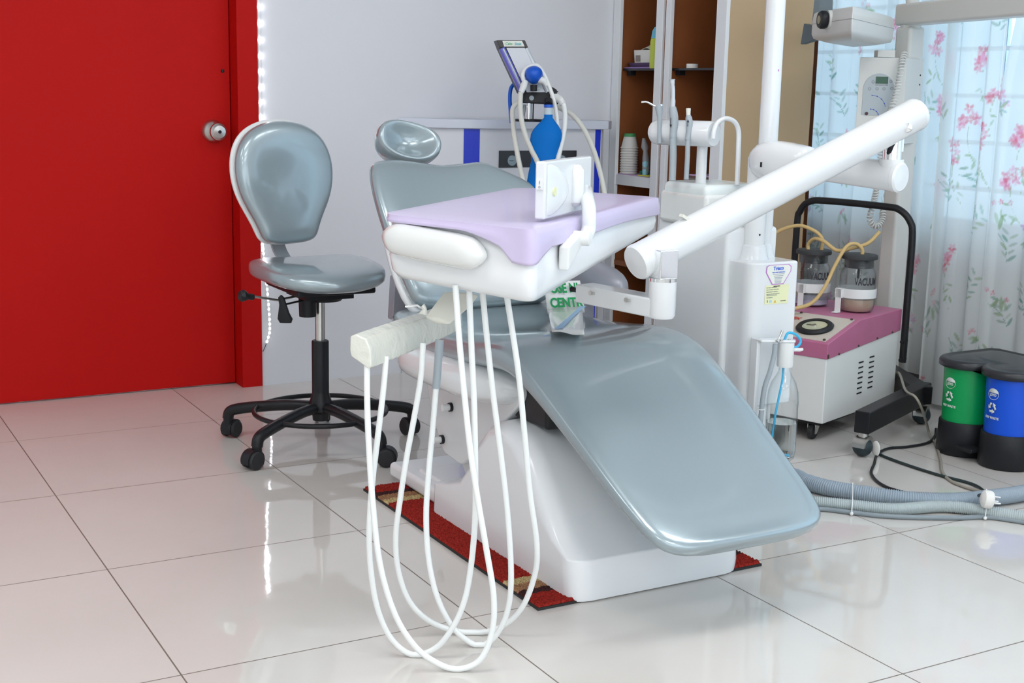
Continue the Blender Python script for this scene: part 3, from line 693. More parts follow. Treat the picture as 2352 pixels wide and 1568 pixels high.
# elbow: chrome fork and collar between the arms
eb = atD(2047, 378, 2.955)
obj('elbow_collar', M().lathe([(0, -.03), (.0275, -.03), (.0275, .012), (0, .012)], eb, UP, 28), WHITE, du)
fk = M().lathe([(.021, .012), (.021, .062), (.019, .064), (.019, .012)], eb, UP, 28, cap=False); fk.boxmm((eb.x+.004, eb.y-.016, eb.z+.03), (eb.x+.018, eb.y+.016, eb.z+.10))
obj('elbow_fork', fk, CHROME, du)
obj('elbow_cable', M().tube(smooth([eb+V((-.012, 0, .016)), eb+V((-.017, -.012, .04)), eb+V((-.004, -.012, .062)), eb+V((.004, 0, .085))], 5), .006, 10), BLACK, du)
# lower chrome fork and tray bracket
cb = atD(1521, 684, 2.625)
fk = M(); fk.boxmm((cb.x-.022, cb.y-.020, cb.z+.040), (cb.x+.022, cb.y+.020, cb.z+.098))
obj('tray_fork', fk, CHROME, du, bevel=.003)
obj('fork_ring', M().lathe([(0, .034), (.0275, .034), (.0275, .041), (0, .041)], cb, UP, 30), CHROME, du)
bd = V((-.156, .988, 0)).normalized(); bsd = V((-bd.y, bd.x, 0))
br = M(); br.lathe([(0, -.040), (.024, -.040), (.0275, -.034), (.0275, .034), (0, .034)], cb, UP, 32)
obj('bracket_hub', br, WHITE, du)
bm_ = M(); frame_box(bm_, cb, bd, bsd, UP, (0.0, -.0265, -.039), (.235, .0265, .000))
brk = obj('tray_bracket', bm_, WHITE, du, bevel=.004)
for L_ in (.075, .185):
    c = cb+bd*L_-bsd*.0265*-1*-1+UP*(-.012); c = cb+bd*L_+UP*(-.012)-bsd*.0275 if (CAMPOS-cb).dot(bsd) < 0 else cb+bd*L_+UP*(-.012)+bsd*.0275
    nn = -bsd if (CAMPOS-cb).dot(bsd) < 0 else bsd
    s_ = obj('bracket_screw', M().cyl(c, c+nn*.002, .0048, n=16), STEEL, brk); obj('bracket_slot', M().box(c+nn*.0006+bd*-.008, (.003, .010, .005)), mat('slot_grey', (.45, .45, .44)), s_)
c = cb+bd*.25+UP*-.018; obj('bracket_valve', M().tube([c+bd*-.03, c+bd*.0, c+bd*.012, c+bd*.026], [.009, .007, .005, .0065], 12), BLACK, du)

# ================================================================== WATER BOTTLE on its bracket
bc_ = atD(1797, 930, 3.21); bx, by = bc_.x, bc_.y
bz0 = onY(1797, 1052, by).z; bzc = onY(1800, 838, by).z; bzt = onY(1800, 786, by).z
bk_ = M(); bk_.prism([V((bx-.064, by+.040, bzt)), V((bx-.064, by+.016, bzt)), V((bx+.012, by-.020, bzt)), V((bx+.022, by-.010, bzt)), V((bx+.022, by+.020, bzt))], (0, 0, .007)); bk_.boxmm((bx-.064, by+.030, bz0+.03), (bx-.052, by+.056, bzt+.007))
bt = thing('water_bottle', 'clear water bottle half full with blue tube hanging under a white cap bracket', 'bottle', (bx, by, bz0))
obj('bracket_plate', bk_, WHITE, bt, bevel=.003)
hh = bzc-bz0
prof = [(0, .001), (.030, 0), (.036, .006), (.0385, .02), (.0390, .10*1), (.0382, hh*.55), (.0390, hh*.62), (.0370, hh*.72), (.030, hh*.82), (.020, hh*.89), (.0145, hh*.94), (.0140, hh*1.02)]
inner = [(r-.0014, h) for r, h in reversed(prof[1:])]; inner[-1] = (.028, .003)
bsh = M().lathe(prof+inner+[(0, .003)], (bx, by, bz0), n=36, cap=True)
BOT = thin_glass('clear_bottle', (.982, .992, .994), .16)
obj('bottle_body', bsh, BOT, bt)
wl = hh*.40
obj('water', M().lathe([(0, .004), (.027, .004), (.0335, .009), (.0365, .02), (.0372, wl), (0, wl)], (bx, by, bz0), n=36), mat('water_in_bottle', (.90, .975, .985), .0, trans=1.0, ior=1.16), bt)
obj('cap', M().lathe([(0, hh-.004), (.0185, hh-.004), (.020, hh), (.020, bzt-bz0), (0, bzt-bz0)], (bx, by, bz0), n=30), WHITE2, bt)
for dx in (-.02, .004): obj('screw', M().cyl((bx+dx, by-.006, bzt+.006), (bx+dx, by-.006, bzt+.009), .004, n=12), STEEL, bt)
obj('dip_tube', M().tube(smooth([(bx-.004, by, bzc), (bx-.010, by-.006, bz0+hh*.85), (bx-.024, by-.010, bz0+hh*.62), (bx-.032, by-.012, bz0+hh*.45), (bx-.030, by-.008, bz0+hh*.12), (bx+.015, by-.012, bz0+.012)], 6), .0028, 10), CYANT, bt)
obj('air_tube', M().tube(smooth([(bx-.006, by, bzt+.006), (bx+.004, by, bzt+.022), (bx+.025, by-.004, bzt+.018), (bx+.038, by-.008, bzt+.002), (bx+.030, by-.01, bzt-.010), (bx+.018, by-.008, bzt-.013)], 6), .0032, 10), CYANT, bt)
obj('nozzle', M().tube([(bx+.018, by-.008, bzt-.018), (bx+.032, by-.014, bzt-.019), (bx+.040, by-.016, bzt-.018)], [.005, .0045, .0035], 10), WHITE2, bt)
obj('toggle_switch', M().tube([(bx-.032, by-.004, bzt+.004), (bx-.026, by-.004, bzt+.012), (bx-.018, by-.004, bzt+.030)], [.006, .0025, .0032], 10), STEEL, bt)
obj('drain_hose', M().tube(smooth([(bx-.034, by, bzt-.002), (bx-.036, by, bzt-.03), (bx-.046, by, bzt-.07), (bx-.058, by+.004, bzt-.12), (bx-.060, by+.01, bz0+.06), (bx-.060, by+.02, bz0-.02)], 6), .0062, 12), GREYP, bt)
obj('hose_clip', M().torus((bx-.060, by+.008, bz0+.13), .0075, .0012, n=16, m=6), WHITE2, bt)

# ================================================================== INSTRUMENT TRAY (delivery head)
O2 = V((.529, -2.132, 0)); e1 = V((.772, .636, 0)).normalized(); e2 = V((-e1.y, e1.x, 0))
def TL(a, b, z): return O2+e1*a+e2*b+UP*z
tray = thing('instrument_tray', 'white dental instrument tray under a lilac sheet with four hanging hoses', 'instrument tray', TL(.42, .18, .70))
corners = [(.0, .0), (.829, -.0016), (.92, .38), (.124, .347)]
ZT = .826
def tray_ring(ins, dz, r=.03, n=6, f=None):
    c = sum((V((*q, 0)) for q in corners), V((0, 0, 0)))/4
    P = []
    for q in corners:
        q = V((*q, 0)); P.append(c+(q-c)*1.0-(q-c).normalized()*ins*1.3)
    out = []
    RP = roundpoly(P, [r, r*1.2, r*2.2, r*1.6], n); DP = []
    for i_ in range(len(RP)):
        p_, q_ = RP[i_], RP[(i_+1) % len(RP)]
        m_ = max(1, int(14*(i_ % (n+1) == n)))
        DP += [p_.lerp(q_, k_/m_) for k_ in range(m_)]
    for p in DP:
        dep = .128-.060*min(1, max(0, p.x/.85))
        out.append(TL(p.x, p.y, ZT-dz*dep))
    return out
bodyr = [tray_ring(.012, 0.0), tray_ring(.006, .03), tray_ring(.006, .45), tray_ring(.001, .62), tray_ring(.006, .85), tray_ring(.016, .97), tray_ring(.035, 1.0), tray_ring(.12, 1.0)]
obj('tray_body', M().loft(bodyr), FRP, tray, sharp=60)
# lilac sheet with drape
def cover():
    ring0 = [tray_ring(.14, 0), tray_ring(.06, 0), tray_ring(.012, 0)]
    rings = [[p+UP*.0075 for p in r] for r in ring0]
    edge = tray_ring(-.003, 0); n = len(edge)
    rings.append([p+UP*.0055 for p in edge])
    NL = 11; lev = [[] for _ in range(NL)]
    for i, p in enumerate(edge):
        q = p-O2; a, b = q.dot(e1), q.dot(e2)
        if b < .05: h = .029+.028*math.exp(-((a-.0)/.04)**2)+.003*math.sin(a*9); ow = -e2
        else:
            s = 1-min(1, b/.347)
            if a < .15: h = .008+.049*max(0, (s-.55)/.45)**1.5; ow = -e1
            else: h = .010; ow = V((0, 0, 0))
        for k in range(NL):
            t = (k+1)/NL; wav = .0035*math.sin(min(1, t*1.6)*PI/2)+(.0011 if k % 2 else -.0002)*(1 if b < .05 and a > .05 else .2)
            lev[k].append(p-UP*h*t+ow*wav)
    rings += lev
    return M().loft(rings, True, False)
cv = obj('lilac_sheet', cover(), LILAC, tray, sharp=75); cv.modifiers.new('t', 'SOLIDIFY').thickness = .0012
# handle wrapped in film along the short end
hr = []
for k in range(13):
    t = k/12; b = .345-.250*t; a = .124*(b/.347)-.012
    e = max(.10, (1-abs(2*t-1)**6)**(1/2.2))
    hr.append(sering(TL(a+.007, b, .790-.012*t), -e1, UP, .034*e, .031*e, 24, 2.3))
obj('tray_handle', M().loft(hr), FILMWHITE, tray, sub=1)
# film viewer panel on a bent arm
def onB(px, py, b):
    d = ray(px, py); return CAMPOS+d*((O2+e2*b-CAMPOS).dot(e2)/d.dot(e2))
vO = onB(1254, 371, .020); vz1 = vO.z; vz0 = onB(1249, 505, .020).z
vw = M(); frame_box(vw, V((vO.x, vO.y, 0)), e1, e2, UP, (0, 0, vz0), (.265, .020, vz1))
vwo = obj('film_viewer', vw, WHITE, tray, bevel=.004)
rs = []
for k in range(9):
    t = k/8; e = math.sin(PI*t)**.5 if 0 < t < 1 else .02
    zc = (vz0+vz1)/2+(t-.5)*.094
    rs.append([V((vO.x, vO.y, 0))+e1*(.006+x_*(.10*max(.25, e)))-e2*(.014*y_*e)+UP*zc for x_, y_ in ((0, -.05), (0, .02), (.3, .55), (.6, .9), (.85, 1.0), (.97, .7), (1.0, .05), (.5, -.05))])
obj('viewer_bulge', M().loft(rs), WHITE, vwo, sub=1)
c = V((vO.x, vO.y, 0))+e1*.165
obj('viewer_spine', M().tube([c+UP*(vz0+.012), c+UP*(vz0+.02), c+UP*(vz1-.022), c+UP*(vz1-.012)], [.010, .0175, .0175, .010], 20), WHITE, vwo)
q = V((vO.x, vO.y, 0))-e1*.001+e2*.010
sw = M(); frame_box(sw, q+UP*((vz0+vz1)/2+.012), e1, e2, UP, (-.002, -.006, -.010), (.002, .006, .010)); swo = obj('rocker_switch', sw, WHITE2, vwo)
obj('switch_mark', M().box(q+UP*((vz0+vz1)/2+.014)-e1*.0022, (.001, .0012, .006)), WASHER, swo)
obj('switch_mark', M().torus(q+UP*((vz0+vz1)/2+.006)-e1*.0022, .0016, .0005, -e1, 12, 5), WASHER, swo)
q = V((vO.x, vO.y, 0))+e1*.033-e2*.0065+UP*(vz0+.048)
obj('viewer_screw', M().cyl(q+e2*.01, q-e2*.0015, .0085, n=20), YELLOW, vwo)
q = V((vO.x, vO.y, 0))+e1*.215-e2*.0005+UP*(vz0+.055); obj('viewer_mark', M().cyl(q, q-e2*.0006, .0025, n=10), mat('teal_print', srgb(140, 190, 190)), vwo)
b0 = onB(1338, 547, -.022)
arm = smooth([onB(1346, 440, .016), onB(1348, 452, .002), onB(1352, 475, -.014), onB(1353, 500, -.021), onB(1352, 525, -.022), onB(1345, 545, -.022)], 6)
obj('viewer_arm', M().tube(arm, .0135, 16), WHITE, tray)
pv = M(); pv.lathe([(0, -.016), (.0125, -.015), (.0135, -.010), (.0135, .016), (0, .016)], b0, e2, 24)
obj('viewer_pivot', pv, WHITE2, tray)
wd = M().prism([b0+V((0, 0, .012))-e2*.0, b0-e1*.075+UP*-.008, b0-e1*.075+UP*-.052, b0+e1*.004+UP*-.012], e2*.02)
obj('pivot_bracket', wd, WHITE2, tray, bevel=.004)
# handpiece holder bar, film wrapped
hb0 = atD(826, 806, 2.36)
rs = []
for L_, s_ in ((0, .96), (.01, 1.0), (.10, 1.0), (.20, .98), (.30, .95), (.36, .92), (.41, .86), (.43, .7)):
    c = hb0+e1*L_
    pf = [(.020, .026), (.008, .031), (-.012, .024), (-.022, .006), (-.024, -.028), (-.018, -.032), (.018, -.012), (.021, 0)]
    rs.append([c+e2*(x*s_)+UP*(z*s_) for x, z in pf])
hbar = obj('holder_bar', M().loft(rs), CREAM, tray, bevel=.005)
st_ = M().prism([atD(972, 730, 2.50), atD(1000, 745, 2.50), atD(1052, 700, 2.52), atD(1072, 672, 2.53), atD(1018, 668, 2.53)], e2*-.03)
obj('holder_strut', st_, CREAM2, tray, bevel=.005)
sy_ = atD(975, 712, 2.46)
obj('syringe_tip', M().tube([sy_, atD(958, 701, 2.46), atD(931, 704, 2.46)], .0022, 8), CHROME, hbar)
obj('film_knot', M().tube([atD(972, 722, 2.46), atD(976, 708, 2.46), atD(970, 702, 2.46)], [.009, .0035, .006], 8), CREAM, hbar)
# hoses: (px, py) of each strand with its distance; lowest points lie on the floor
def hosepath(pts):
    m_ = [i for i, p in enumerate(pts) if p[2] == 0][0]; n_ = len(pts)-1
    fl_ = onZ(pts[m_][0], pts[m_][1], .0056); Dm = (fl_-CAMPOS).dot(_f); out = []
    for i, (x, y, D) in enumerate(pts):
        if i == m_: out.append(fl_); continue
        t = (i/m_) if i < m_ else (n_-i)/(n_-m_)
        D0_ = pts[0][2] if i < m_ else pts[n_][2]
        out.append(atD(x, y, D0_+(Dm-D0_)*(t*t*(3-2*t))))
    out = smooth(out, 7)
    for p in out: p.z = max(p.z, .0056)
    return out
HS = [
 [(843, 836, 2.37), (843, 900, 2.37), (846, 1000, 2.37), (855, 1140, 2.38), (872, 1290, 2.40), (905, 1405, 2.42), (950, 1480, 2.44), (1000, 1520, 2.445), (1052, 1536, 0), (1103, 1514, 2.44), (1130, 1450, 2.43), (1134, 1370, 2.42), (1117, 1260, 2.40), (1098, 1150, 2.385), (1080, 1030, 2.375), (1066, 900, 2.365), (1055, 780, 2.36), (1046, 655, 2.36)],
 [(887, 818, 2.41), (880, 900, 2.41), (868, 1000, 2.42), (855, 1110, 2.435), (848, 1220, 2.45), (852, 1310, 2.46), (868, 1400, 2.48), (900, 1468, 2.49), (948, 1503, 0), (1000, 1488, 2.485), (1040, 1440, 2.47), (1068, 1375, 2.455), (1083, 1290, 2.44), (1091, 1190, 2.425), (1092, 1080, 2.41), (1089, 930, 2.395), (1083, 800, 2.385), (1077, 655, 2.38)],
 [(972, 788, 2.48), (966, 870, 2.48), (951, 960, 2.49), (934, 1050, 2.50), (920, 1140, 2.52), (909, 1230, 2.54), (915, 1310, 2.56), (940, 1380, 2.58), (985, 1425, 2.60), (1040, 1447, 2.61), (1100, 1452, 0), (1155, 1437, 2.61), (1200, 1393, 2.59), (1228, 1320, 2.565), (1233, 1250, 2.54), (1217, 1130, 2.51), (1205, 1000, 2.48), (1190, 850, 2.45), (1161, 660, 2.42)],
 [(1010, 780, 2.51), (1004, 860, 2.51), (994, 980, 2.52), (985, 1080, 2.53), (979, 1180, 2.54), (984, 1280, 2.55), (1004, 1370, 2.56), (1040, 1440, 2.565), (1082, 1476, 2.57), (1110, 1480, 0), (1142, 1455, 2.56), (1166, 1400, 2.55), (1174, 1320, 2.53), (1166, 1180, 2.50), (1150, 1040, 2.47), (1132, 900, 2.445), (1120, 790, 2.43), (1107, 660, 2.42)],
]
for i, h in enumerate(HS):
    hp = hosepath(h); obj('hose', M().tube(hp, .0056, 12), HOSEW, tray)
    if i == 3: obj('hose_sleeve', M().tube(hp[:10], [.0085]*4+[.0078]*6, 14), GREYP, tray)

# ================================================================== SUCTION CART
vo = V((2.215, -1.065, 0)); vx = V((.944, .33, 0)).normalized(); vy = V((-vx.y, vx.x, 0))
def VC(a, b, z): return vo+vx*a+vy*b+UP*z
WD, LN = .41, .50
vc = thing('suction_cart', 'white and pink wheeled suction machine with two vacuum jars and a black push handle', 'suction machine', VC(LN/2, WD/2, 0))
bd_ = M().prism([VC(0, 0, .062), VC(LN, 0, .062), VC(LN, 0, .300), VC(0, 0, .272)], vy*WD)
body = obj('cabinet', bd_, APPL, vc, bevel=.004)
obj('underside', M().prism([VC(.02, 0.02, .050), VC(LN-.02, 0.02, .050), VC(LN-.02, 0.02, .064), VC(.02, 0.02, .064)], vy*(WD-.04)), BLACK, vc)
top = M().prism([VC(-.004, -.004, .268), VC(LN+.004, -.004, .298), VC(LN+.004, -.004, .372), VC(.205, -.004, .370), VC(-.004, -.004, .318)], vy*(WD+.008))
topo = obj('pink_top', top, PINK, vc, bevel=.003)
for s_ in range(7):
    for off in (0.0, .075):
        c = VC(.235+off, -.0008, .125+.017*s_+off*.1)
        q = M(); frame_box(q, c, vx, vy, UP, (-.016, -.001, -.0022), (.016, .0005, .0022)); obj('vent_slot', q, BLACK, body)
sl = (VC(.205, 0, .370)-VC(-.004, 0, .318)).normalized(); sn = sl.cross(vy); sn = sn if sn.z > 0 else -sn
def SP(a, b, h=0): return VC(-.004, 0, .318)+sl*a+vy*b+sn*h
pn = M(); frame_box(pn, SP(0, 0, 0), sl, vy, sn, (.012, .012, 0), (.205, WD-.02, .0015)); pno = obj('label_panel', pn, mat('aged_cream_label', srgb(206, 196, 184), .45, var=.05, var_scale=20), topo)
g0 = SP(.098, .095, .0015)
ga = obj('gauge', M().lathe([(.058, 0), (.060, .006), (.054, .012), (.041, .012), (.041, .006), (0, .006)], g0, sn, 40), BLACK, topo)
obj('gauge_face', M().lathe([(0, .0065), (.041, .0065), (.040, .0085), (0, .0085)], g0, sn, 36), mat('gauge_face', srgb(206, 208, 178), .25, coat=1.0), topo)
ndl = M(); frame_box(ndl, g0+sn*.009, sl, vy, sn, (-.004, -.0015, 0), (.004, .028, .001)); ndl.cyl(g0+sn*.0085, g0+sn*.013, .005, n=12); obj('gauge_needle', ndl, STEEL, topo)
lettering(topo, 'T.A-UMREX', SP(.150, .235, .003), -vy, sl, .026, REDINK, bold=.0006, sx=.9); lettering(topo, 'UNIT', SP(.122, .24, .003), -vy, sl, .022, REDINK, bold=.0006)
for a, b in ((.02, .02), (.20, .02), (.20, .20), (.20, WD-.03)):
    obj('panel_screw', M().cyl(SP(a, b, .001), SP(a, b, .005), .0045, n=8), mat('rusty_screw', (.08, .05, .04), .7), topo)
for a, z in ((.0, .281), (.0, .275), (.07, .277), (.20, .286), (.33, .294), (.44, .300)):
    obj('side_screw', M().sphere(VC(a, -.005, z), .0038, 8, 6), mat('rusty_screw', (.08, .05, .04)), topo)
hr_ = smooth([VC(LN+.012, -.016, .19), VC(LN+.012, -.016, .40), VC(LN+.012, -.016, .61), VC(LN+.012, -.004, .665), VC(LN+.012, .035, .700), VC(LN+.012, .09, .708), VC(LN+.012, .30, .712), VC(LN+.012, .37, .705), VC(LN+.012, .405, .67), VC(LN+.012, .415, .60), VC(LN+.012, .415, .20)], 6)
hd = obj('push_handle', M().tube(hr_, .0118, 14), BLACKM, vc)
for z in (.20, .262): obj('handle_bolt', M().cyl(VC(LN-.01, -.016, z), VC(LN+.030, -.016, z), .006, n=10), BLACKM, hd)
for a, b, ang in ((.045, .05, 20), (LN-.05, .05, 60), (.045, WD-.05, 120), (LN-.05, WD-.05, 0)):
    f = V((math.cos(math.radians(ang)), math.sin(math.radians(ang)), 0)); sd = V((-f.y, f.x, 0)); c = VC(a, b, .0245)-f*.012
    q = M(); q.cyl(VC(a, b, .044), VC(a, b, .055), .016, n=14)
    for s_ in (-1, 1): q.prism([c+sd*.012*s_+f*.024+UP*.024, c+sd*.012*s_-f*.008+UP*.024, c+sd*.012*s_-f*.008-UP*.006, c+sd*.012*s_+f*.004-UP*.006], sd*.002*s_)
    co = obj('caster', q, STEEL, vc); obj('wheel', M().lathe([(0, -.009), (.021, -.009), (.0245, -.005), (.0245, .005), (.021, .009), (0, .009)], c, sd, 22), RUBBER, co)
# jars (they lift off: things of their own)
JG = thin_glass('jar_glass', (.95, .96, .965), .16)
def jar(b, lab, content, txtang):
    o = VC(.345, b, .3725)
    t = thing('vacuum_jar', lab, 'jar', o, 'vacuum jars on the suction cart')
    P = [(0, .001), (.050, 0), (.056, .010), (.059, .025), (.059, .118), (.0565, .131), (.0505, .141), (.0485, .148), (.0485, .170), (.0505, .173)]
    I = [(r-.0016, h) for r, h in reversed(P[1:])]; I[-1] = (.049, .003)
    gl = obj('jar_glass', M().lathe(P+I+[(0, .003)], o, n=40), JG, t)
    obj('liquid', M().lathe([(0, .0036), (.0475, .0036), (.054, .012), (.0566, .024), (.0566, content), (0, content)], o, n=36), mat('cloudy_tan_liquid' if content > .02 else 'thin_residue', srgb(196, 170, 148) if content > .02 else srgb(190, 186, 200), .15, alpha=.92), t)
    obj('rubber_stopper', M().lathe([(0, .144), (.044, .144), (.0465, .148), (.0468, .1735), (.058, .1735), (.059, .176), (.0585, .186), (.055, .188), (0, .188)], o, n=36), mat('dark_stopper', (.045, .047, .05), .6), t)
    tc_ = (CAMPOS-o); a0 = math.atan2(tc_.y, tc_.x)+txtang
    def wr(x, y, z):
        a = a0+x/.0592; return o+V((math.cos(a), math.sin(a), 0))*(.0594+z)+UP*(y+.103)
    lettering(gl, 'VACUUM', (0, 0, 0), (1, 0, 0), (0, 1, 0), .034, INK, wrap=wr, sx=.56, bold=.0006)
    def wr2(x, y, z):
        a = a0+x/.0592; return o+V((math.cos(a), math.sin(a), 0))*(.0594+z)+UP*(y+.090)
    lettering(gl, '___________', (0, 0, 0), (1, 0, 0), (0, 1, 0), .006, WASHER, wrap=wr2)
    a0b = a0-txtang-.75
    for i in range(9):
        aa = a0b; dd = V((math.cos(aa), math.sin(aa), 0)); tt = V((-dd.y, dd.x, 0))
        q = M(); frame_box(q, o+dd*.0592+UP*(.024+.012*i), tt, dd, UP, (-.004 if i % 2 else -.007, 0, -.0004), (.004 if i % 2 else .007, .0005, .0004)); obj('graduation', q, WASHER, gl)
    if content > .02: obj('inlet_tube', M().cyl(o+UP*.142, o+UP*.108, .004, n=10), BLACK, t)
    return t, o
j1, o1 = jar(.085, 'front glass vacuum jar with a tan liquid in the bottom', .042, .50)
j2, o2 = jar(.252, 'rear glass vacuum jar, nearly empty, nearest the dental unit', .008, .55)
for oo, nm in ((o1, 0), (o2, 1)):
    q = M(); ring = []
    q.lathe([(.0605, .048), (.0622, .048), (.0622, .078), (.0605, .078)], oo, n=40, cap=False)
    s_ = obj('jar_strap', q, WHITE2, vc); s_.modifiers.new('t', 'SOLIDIFY').thickness = .001
    q = M(); ps_ = oo-vx*.072+vy*(.03 if nm == 0 else 0); frame_box(q, V((ps_.x, ps_.y, 0)), vx, vy, UP, (-.002, -.010, .371), (.002, .010, .452)); frame_box(q, V((ps_.x, ps_.y, 0)), vx, vy, UP, (-.022, -.010, .3715), (.002, .010, .3745)); frame_box(q, V((ps_.x, ps_.y, 0)), vx, vy, UP, (-.002, -.012, .42), (.016, .012, .45))
    obj('strap_post', q, WHITE2, vc, bevel=.0008)
def jpt(o, a, b, z): return o+vx*a+vy*b+UP*z
tbs = thing('latex_tubing', 'tan latex tubes linking the two vacuum jar stoppers', 'tubing', jpt(o2, .0, .0, .19))
obj('tube', M().tube(smooth([jpt(o2, .01, -.022, .182), jpt(o2, .01, -.022, .225), jpt(o2, .005, .012, .252), jpt(o2, 0, .07, .262), jpt(o2, -.02, .14, .232), jpt(o2, -.06, .20, .16)], 7), .0062, 12), LATEX, tbs)
obj('tube', M().tube(smooth([jpt(o2, -.01, .016, .182), jpt(o2, -.012, .016, .206), jpt(o2, -.02, -.01, .226), jpt(o2, -.03, -.05, .222), jpt(o2, -.03, -.10, .196), jpt(o1, .0, .03, .205), jpt(o1, .03, -.01, .222), jpt(o1, .055, -.030, .252), jpt(o1, .060, -.034, .262)], 7), .0062, 12), LATEX, tbs)
obj('tube', M().tube(smooth([jpt(o1, .006, -.006, .182), jpt(o1, .004, -.004, .205), jpt(o1, -.012, .012, .222), jpt(o1, -.04, .03, .212), jpt(o1, -.075, .048, .15), jpt(o1, -.115, .06, .08), jpt(o1, -.15, .085, .03), jpt(o1, -.20, .13, .010), jpt(o1, -.27, .20, -.015), jpt(o1, -.30, .26, -.03)], 7), .0062, 12), LATEX, tbs)

# ================================================================== MOBILE X-RAY UNIT
xc = atD(2048, 640, 4.60); xc.z = 0
xr = thing('xray_unit', 'off white mobile dental x-ray stand with control box and tube head by the curtain', 'x-ray machine', xc)
zt = atD(2085, 66, 4.56).z
obj('column', M().boxmm((xc.x-.036, xc.y-.036, .10), (xc.x+.036, xc.y+.036, zt)), XRAYW, xr, bevel=.012)
ad = V((-.26, -.966, 0)).normalized(); asd = V((-ad.y, ad.x, 0))
q = M(); frame_box(q, V((xc.x, xc.y, zt+.004)), ad, asd, UP, (-.05, -.036, 0), (1.35, .036, .072)); obj('counter_arm', q, XRAYW, xr, bevel=.010)
obj('arm_collar', M().lathe([(0, -.012), (.034, -.012), (.034, .006), (0, .006)], (xc.x, xc.y, zt), n=24), XRAYW, xr)
# base legs and casters
fA = onZ(1990, 975, .135); fA = V((2.215, -1.235, 0)); fB = V((2.665, -1.03, 0))
ld = (fB-fA).normalized(); lsd = V((-ld.y, ld.x, 0))
q = M(); frame_box(q, fA, ld, lsd, UP, (-.005, -.024, .074), ((fB-fA).length+.05, .024, .142)); obj('base_leg', q, BLACKM, xr, bevel=.004)
cbm = M(); mid = fB; cd = (V((xc.x, xc.y, 0))-mid); cl = cd.length; cd.normalize(); csd = V((-cd.y, cd.x, 0)); frame_box(cbm, mid, cd, csd, UP, (-.03, -.034, .080), (cl+.02, .034, .14)); obj('base_crossbeam', cbm, BLACKM, xr, bevel=.004)
for c0, an in ((fA+ld*.015, 200), (fB+ld*.04, 30), (V((xc.x-.02, xc.y+.06, 0)), 120)):
    q = M(); q.cyl(c0+UP*.055, c0+UP*.080, .016, n=16)
    f = V((math.cos(math.radians(an)), math.sin(math.radians(an)), 0)); sd = V((-f.y, f.x, 0)); c = c0+UP*.032
    hood = [[c+sd*s_+(f*math.cos(t)+UP*math.sin(t))*.034 for t in [(PI*k/12) for k in range(13)]] for s_ in (-.020, .020)]
    q.loft(hood); co = obj('caster', q, STEEL, xr)
    obj('wheel', M().sphere(c-UP*.0015, (.0305, .0305, .0305), 20, 12), mat('dark_teal_rubber', (.02, .035, .042), .45), co)
# control box on the column
b0_, b1_, b2_ = atD(1975, 131, 4.36), atD(2084, 129, 4.36), atD(2124, 128, 4.46)
zb = atD(1962, 330, 4.36).z
q = M().prism([V((b0_.x, b0_.y, zb)), V((b1_.x, b1_.y, zb)), V((b2_.x, b2_.y, zb)), V((b2_.x-(b1_.x-b0_.x)*.9, b2_.y-(b1_.y-b0_.y)*.9, zb))], (0, 0, b0_.z-zb))
cbx = obj('control_box', q, XRAYW, xr, bevel=.003)
fx = (b1_-b0_); fx.z = 0; fw_ = fx.length; fx.normalize(); fn = V((fx.y, -fx.x, 0))
F0 = V((b0_.x, b0_.y, b0_.z))
def CB(px, py, h=.0): p = atD(px, py, 4.36); d_ = (p-F0); return F0+fx*d_.dot(fx)+UP*d_.z+fn*h
q = M(); o_ = []
cA = CB(2022, 205); ww = .052
pts_ = [cA+fx*ww*math.cos(PI*k/18)+UP*(.052*math.sin(PI*k/18)) for k in range(19)]+[cA-fx*ww-UP*.085, cA+fx*ww-UP*.085]
pnl = obj('keypad', M().prism(pts_, fn*.002), mat('keypad_grey', srgb(176, 184, 188), .35), cbx)
q = M(); frame_box(q, CB(2028, 184), fx, fn, UP, (-.0205, 0, -.0112), (.0205, .0035, .0112)); obj('display', q, mat('green_display', (.008, .075, .03), .15), cbx)
for px_, py_ in ((2001, 204), (2018, 204), (2034, 204), (2052, 203), (2008, 188), (2049, 187)): obj('key', M().torus(CB(px_, py_, .0025), .0042, .0008, fn, 16, 5), WASHER, cbx)
lettering(cbx, 'EXPOSURE FACTORS', CB(2028, 195.5, .0025), fx, UP, .0045, WASHER)
for c_, R_, A in ((CB(2008, 243), .046, (100, 0)), (CB(2006, 262), .028, (95, 10))):
    arc = [c_+fx*R_*math.cos(math.radians(t))+UP*R_*math.sin(math.radians(t))+fn*.0025-UP*.012 for t in np.linspace(92, 12, 12)]
    obj('dial_line', M().tube(arc, .0005, 5), BLUEINK, cbx)
    for p in arc[::3]: obj('dial_dot', M().sphere(p, .0018, 8, 5), BLUEINK, cbx)
obj('power_button', M().cyl(CB(1996, 261), CB(1996, 261, .005), .0055, n=16), mat('maroon_button', (.06, .02, .03), .4), cbx)
q = M(); frame_box(q, CB(2036, 131), fx, fn, UP, (-.028, -.05, 0), (.03, -.005, .022)); obj('box_bracket', q, XRAYW, cbx)
for py_ in (172, 194): 
    p = (b1_+b2_)/2+(b2_-b1_)*.3; p.z = atD(2110, py_, 4.4).z; nn = V(((b2_-b1_).y, -(b2_-b1_).x, 0)).normalized(); obj('box_screw', M().cyl(p, p+nn*.003, .003, n=8), BLACK, cbx)
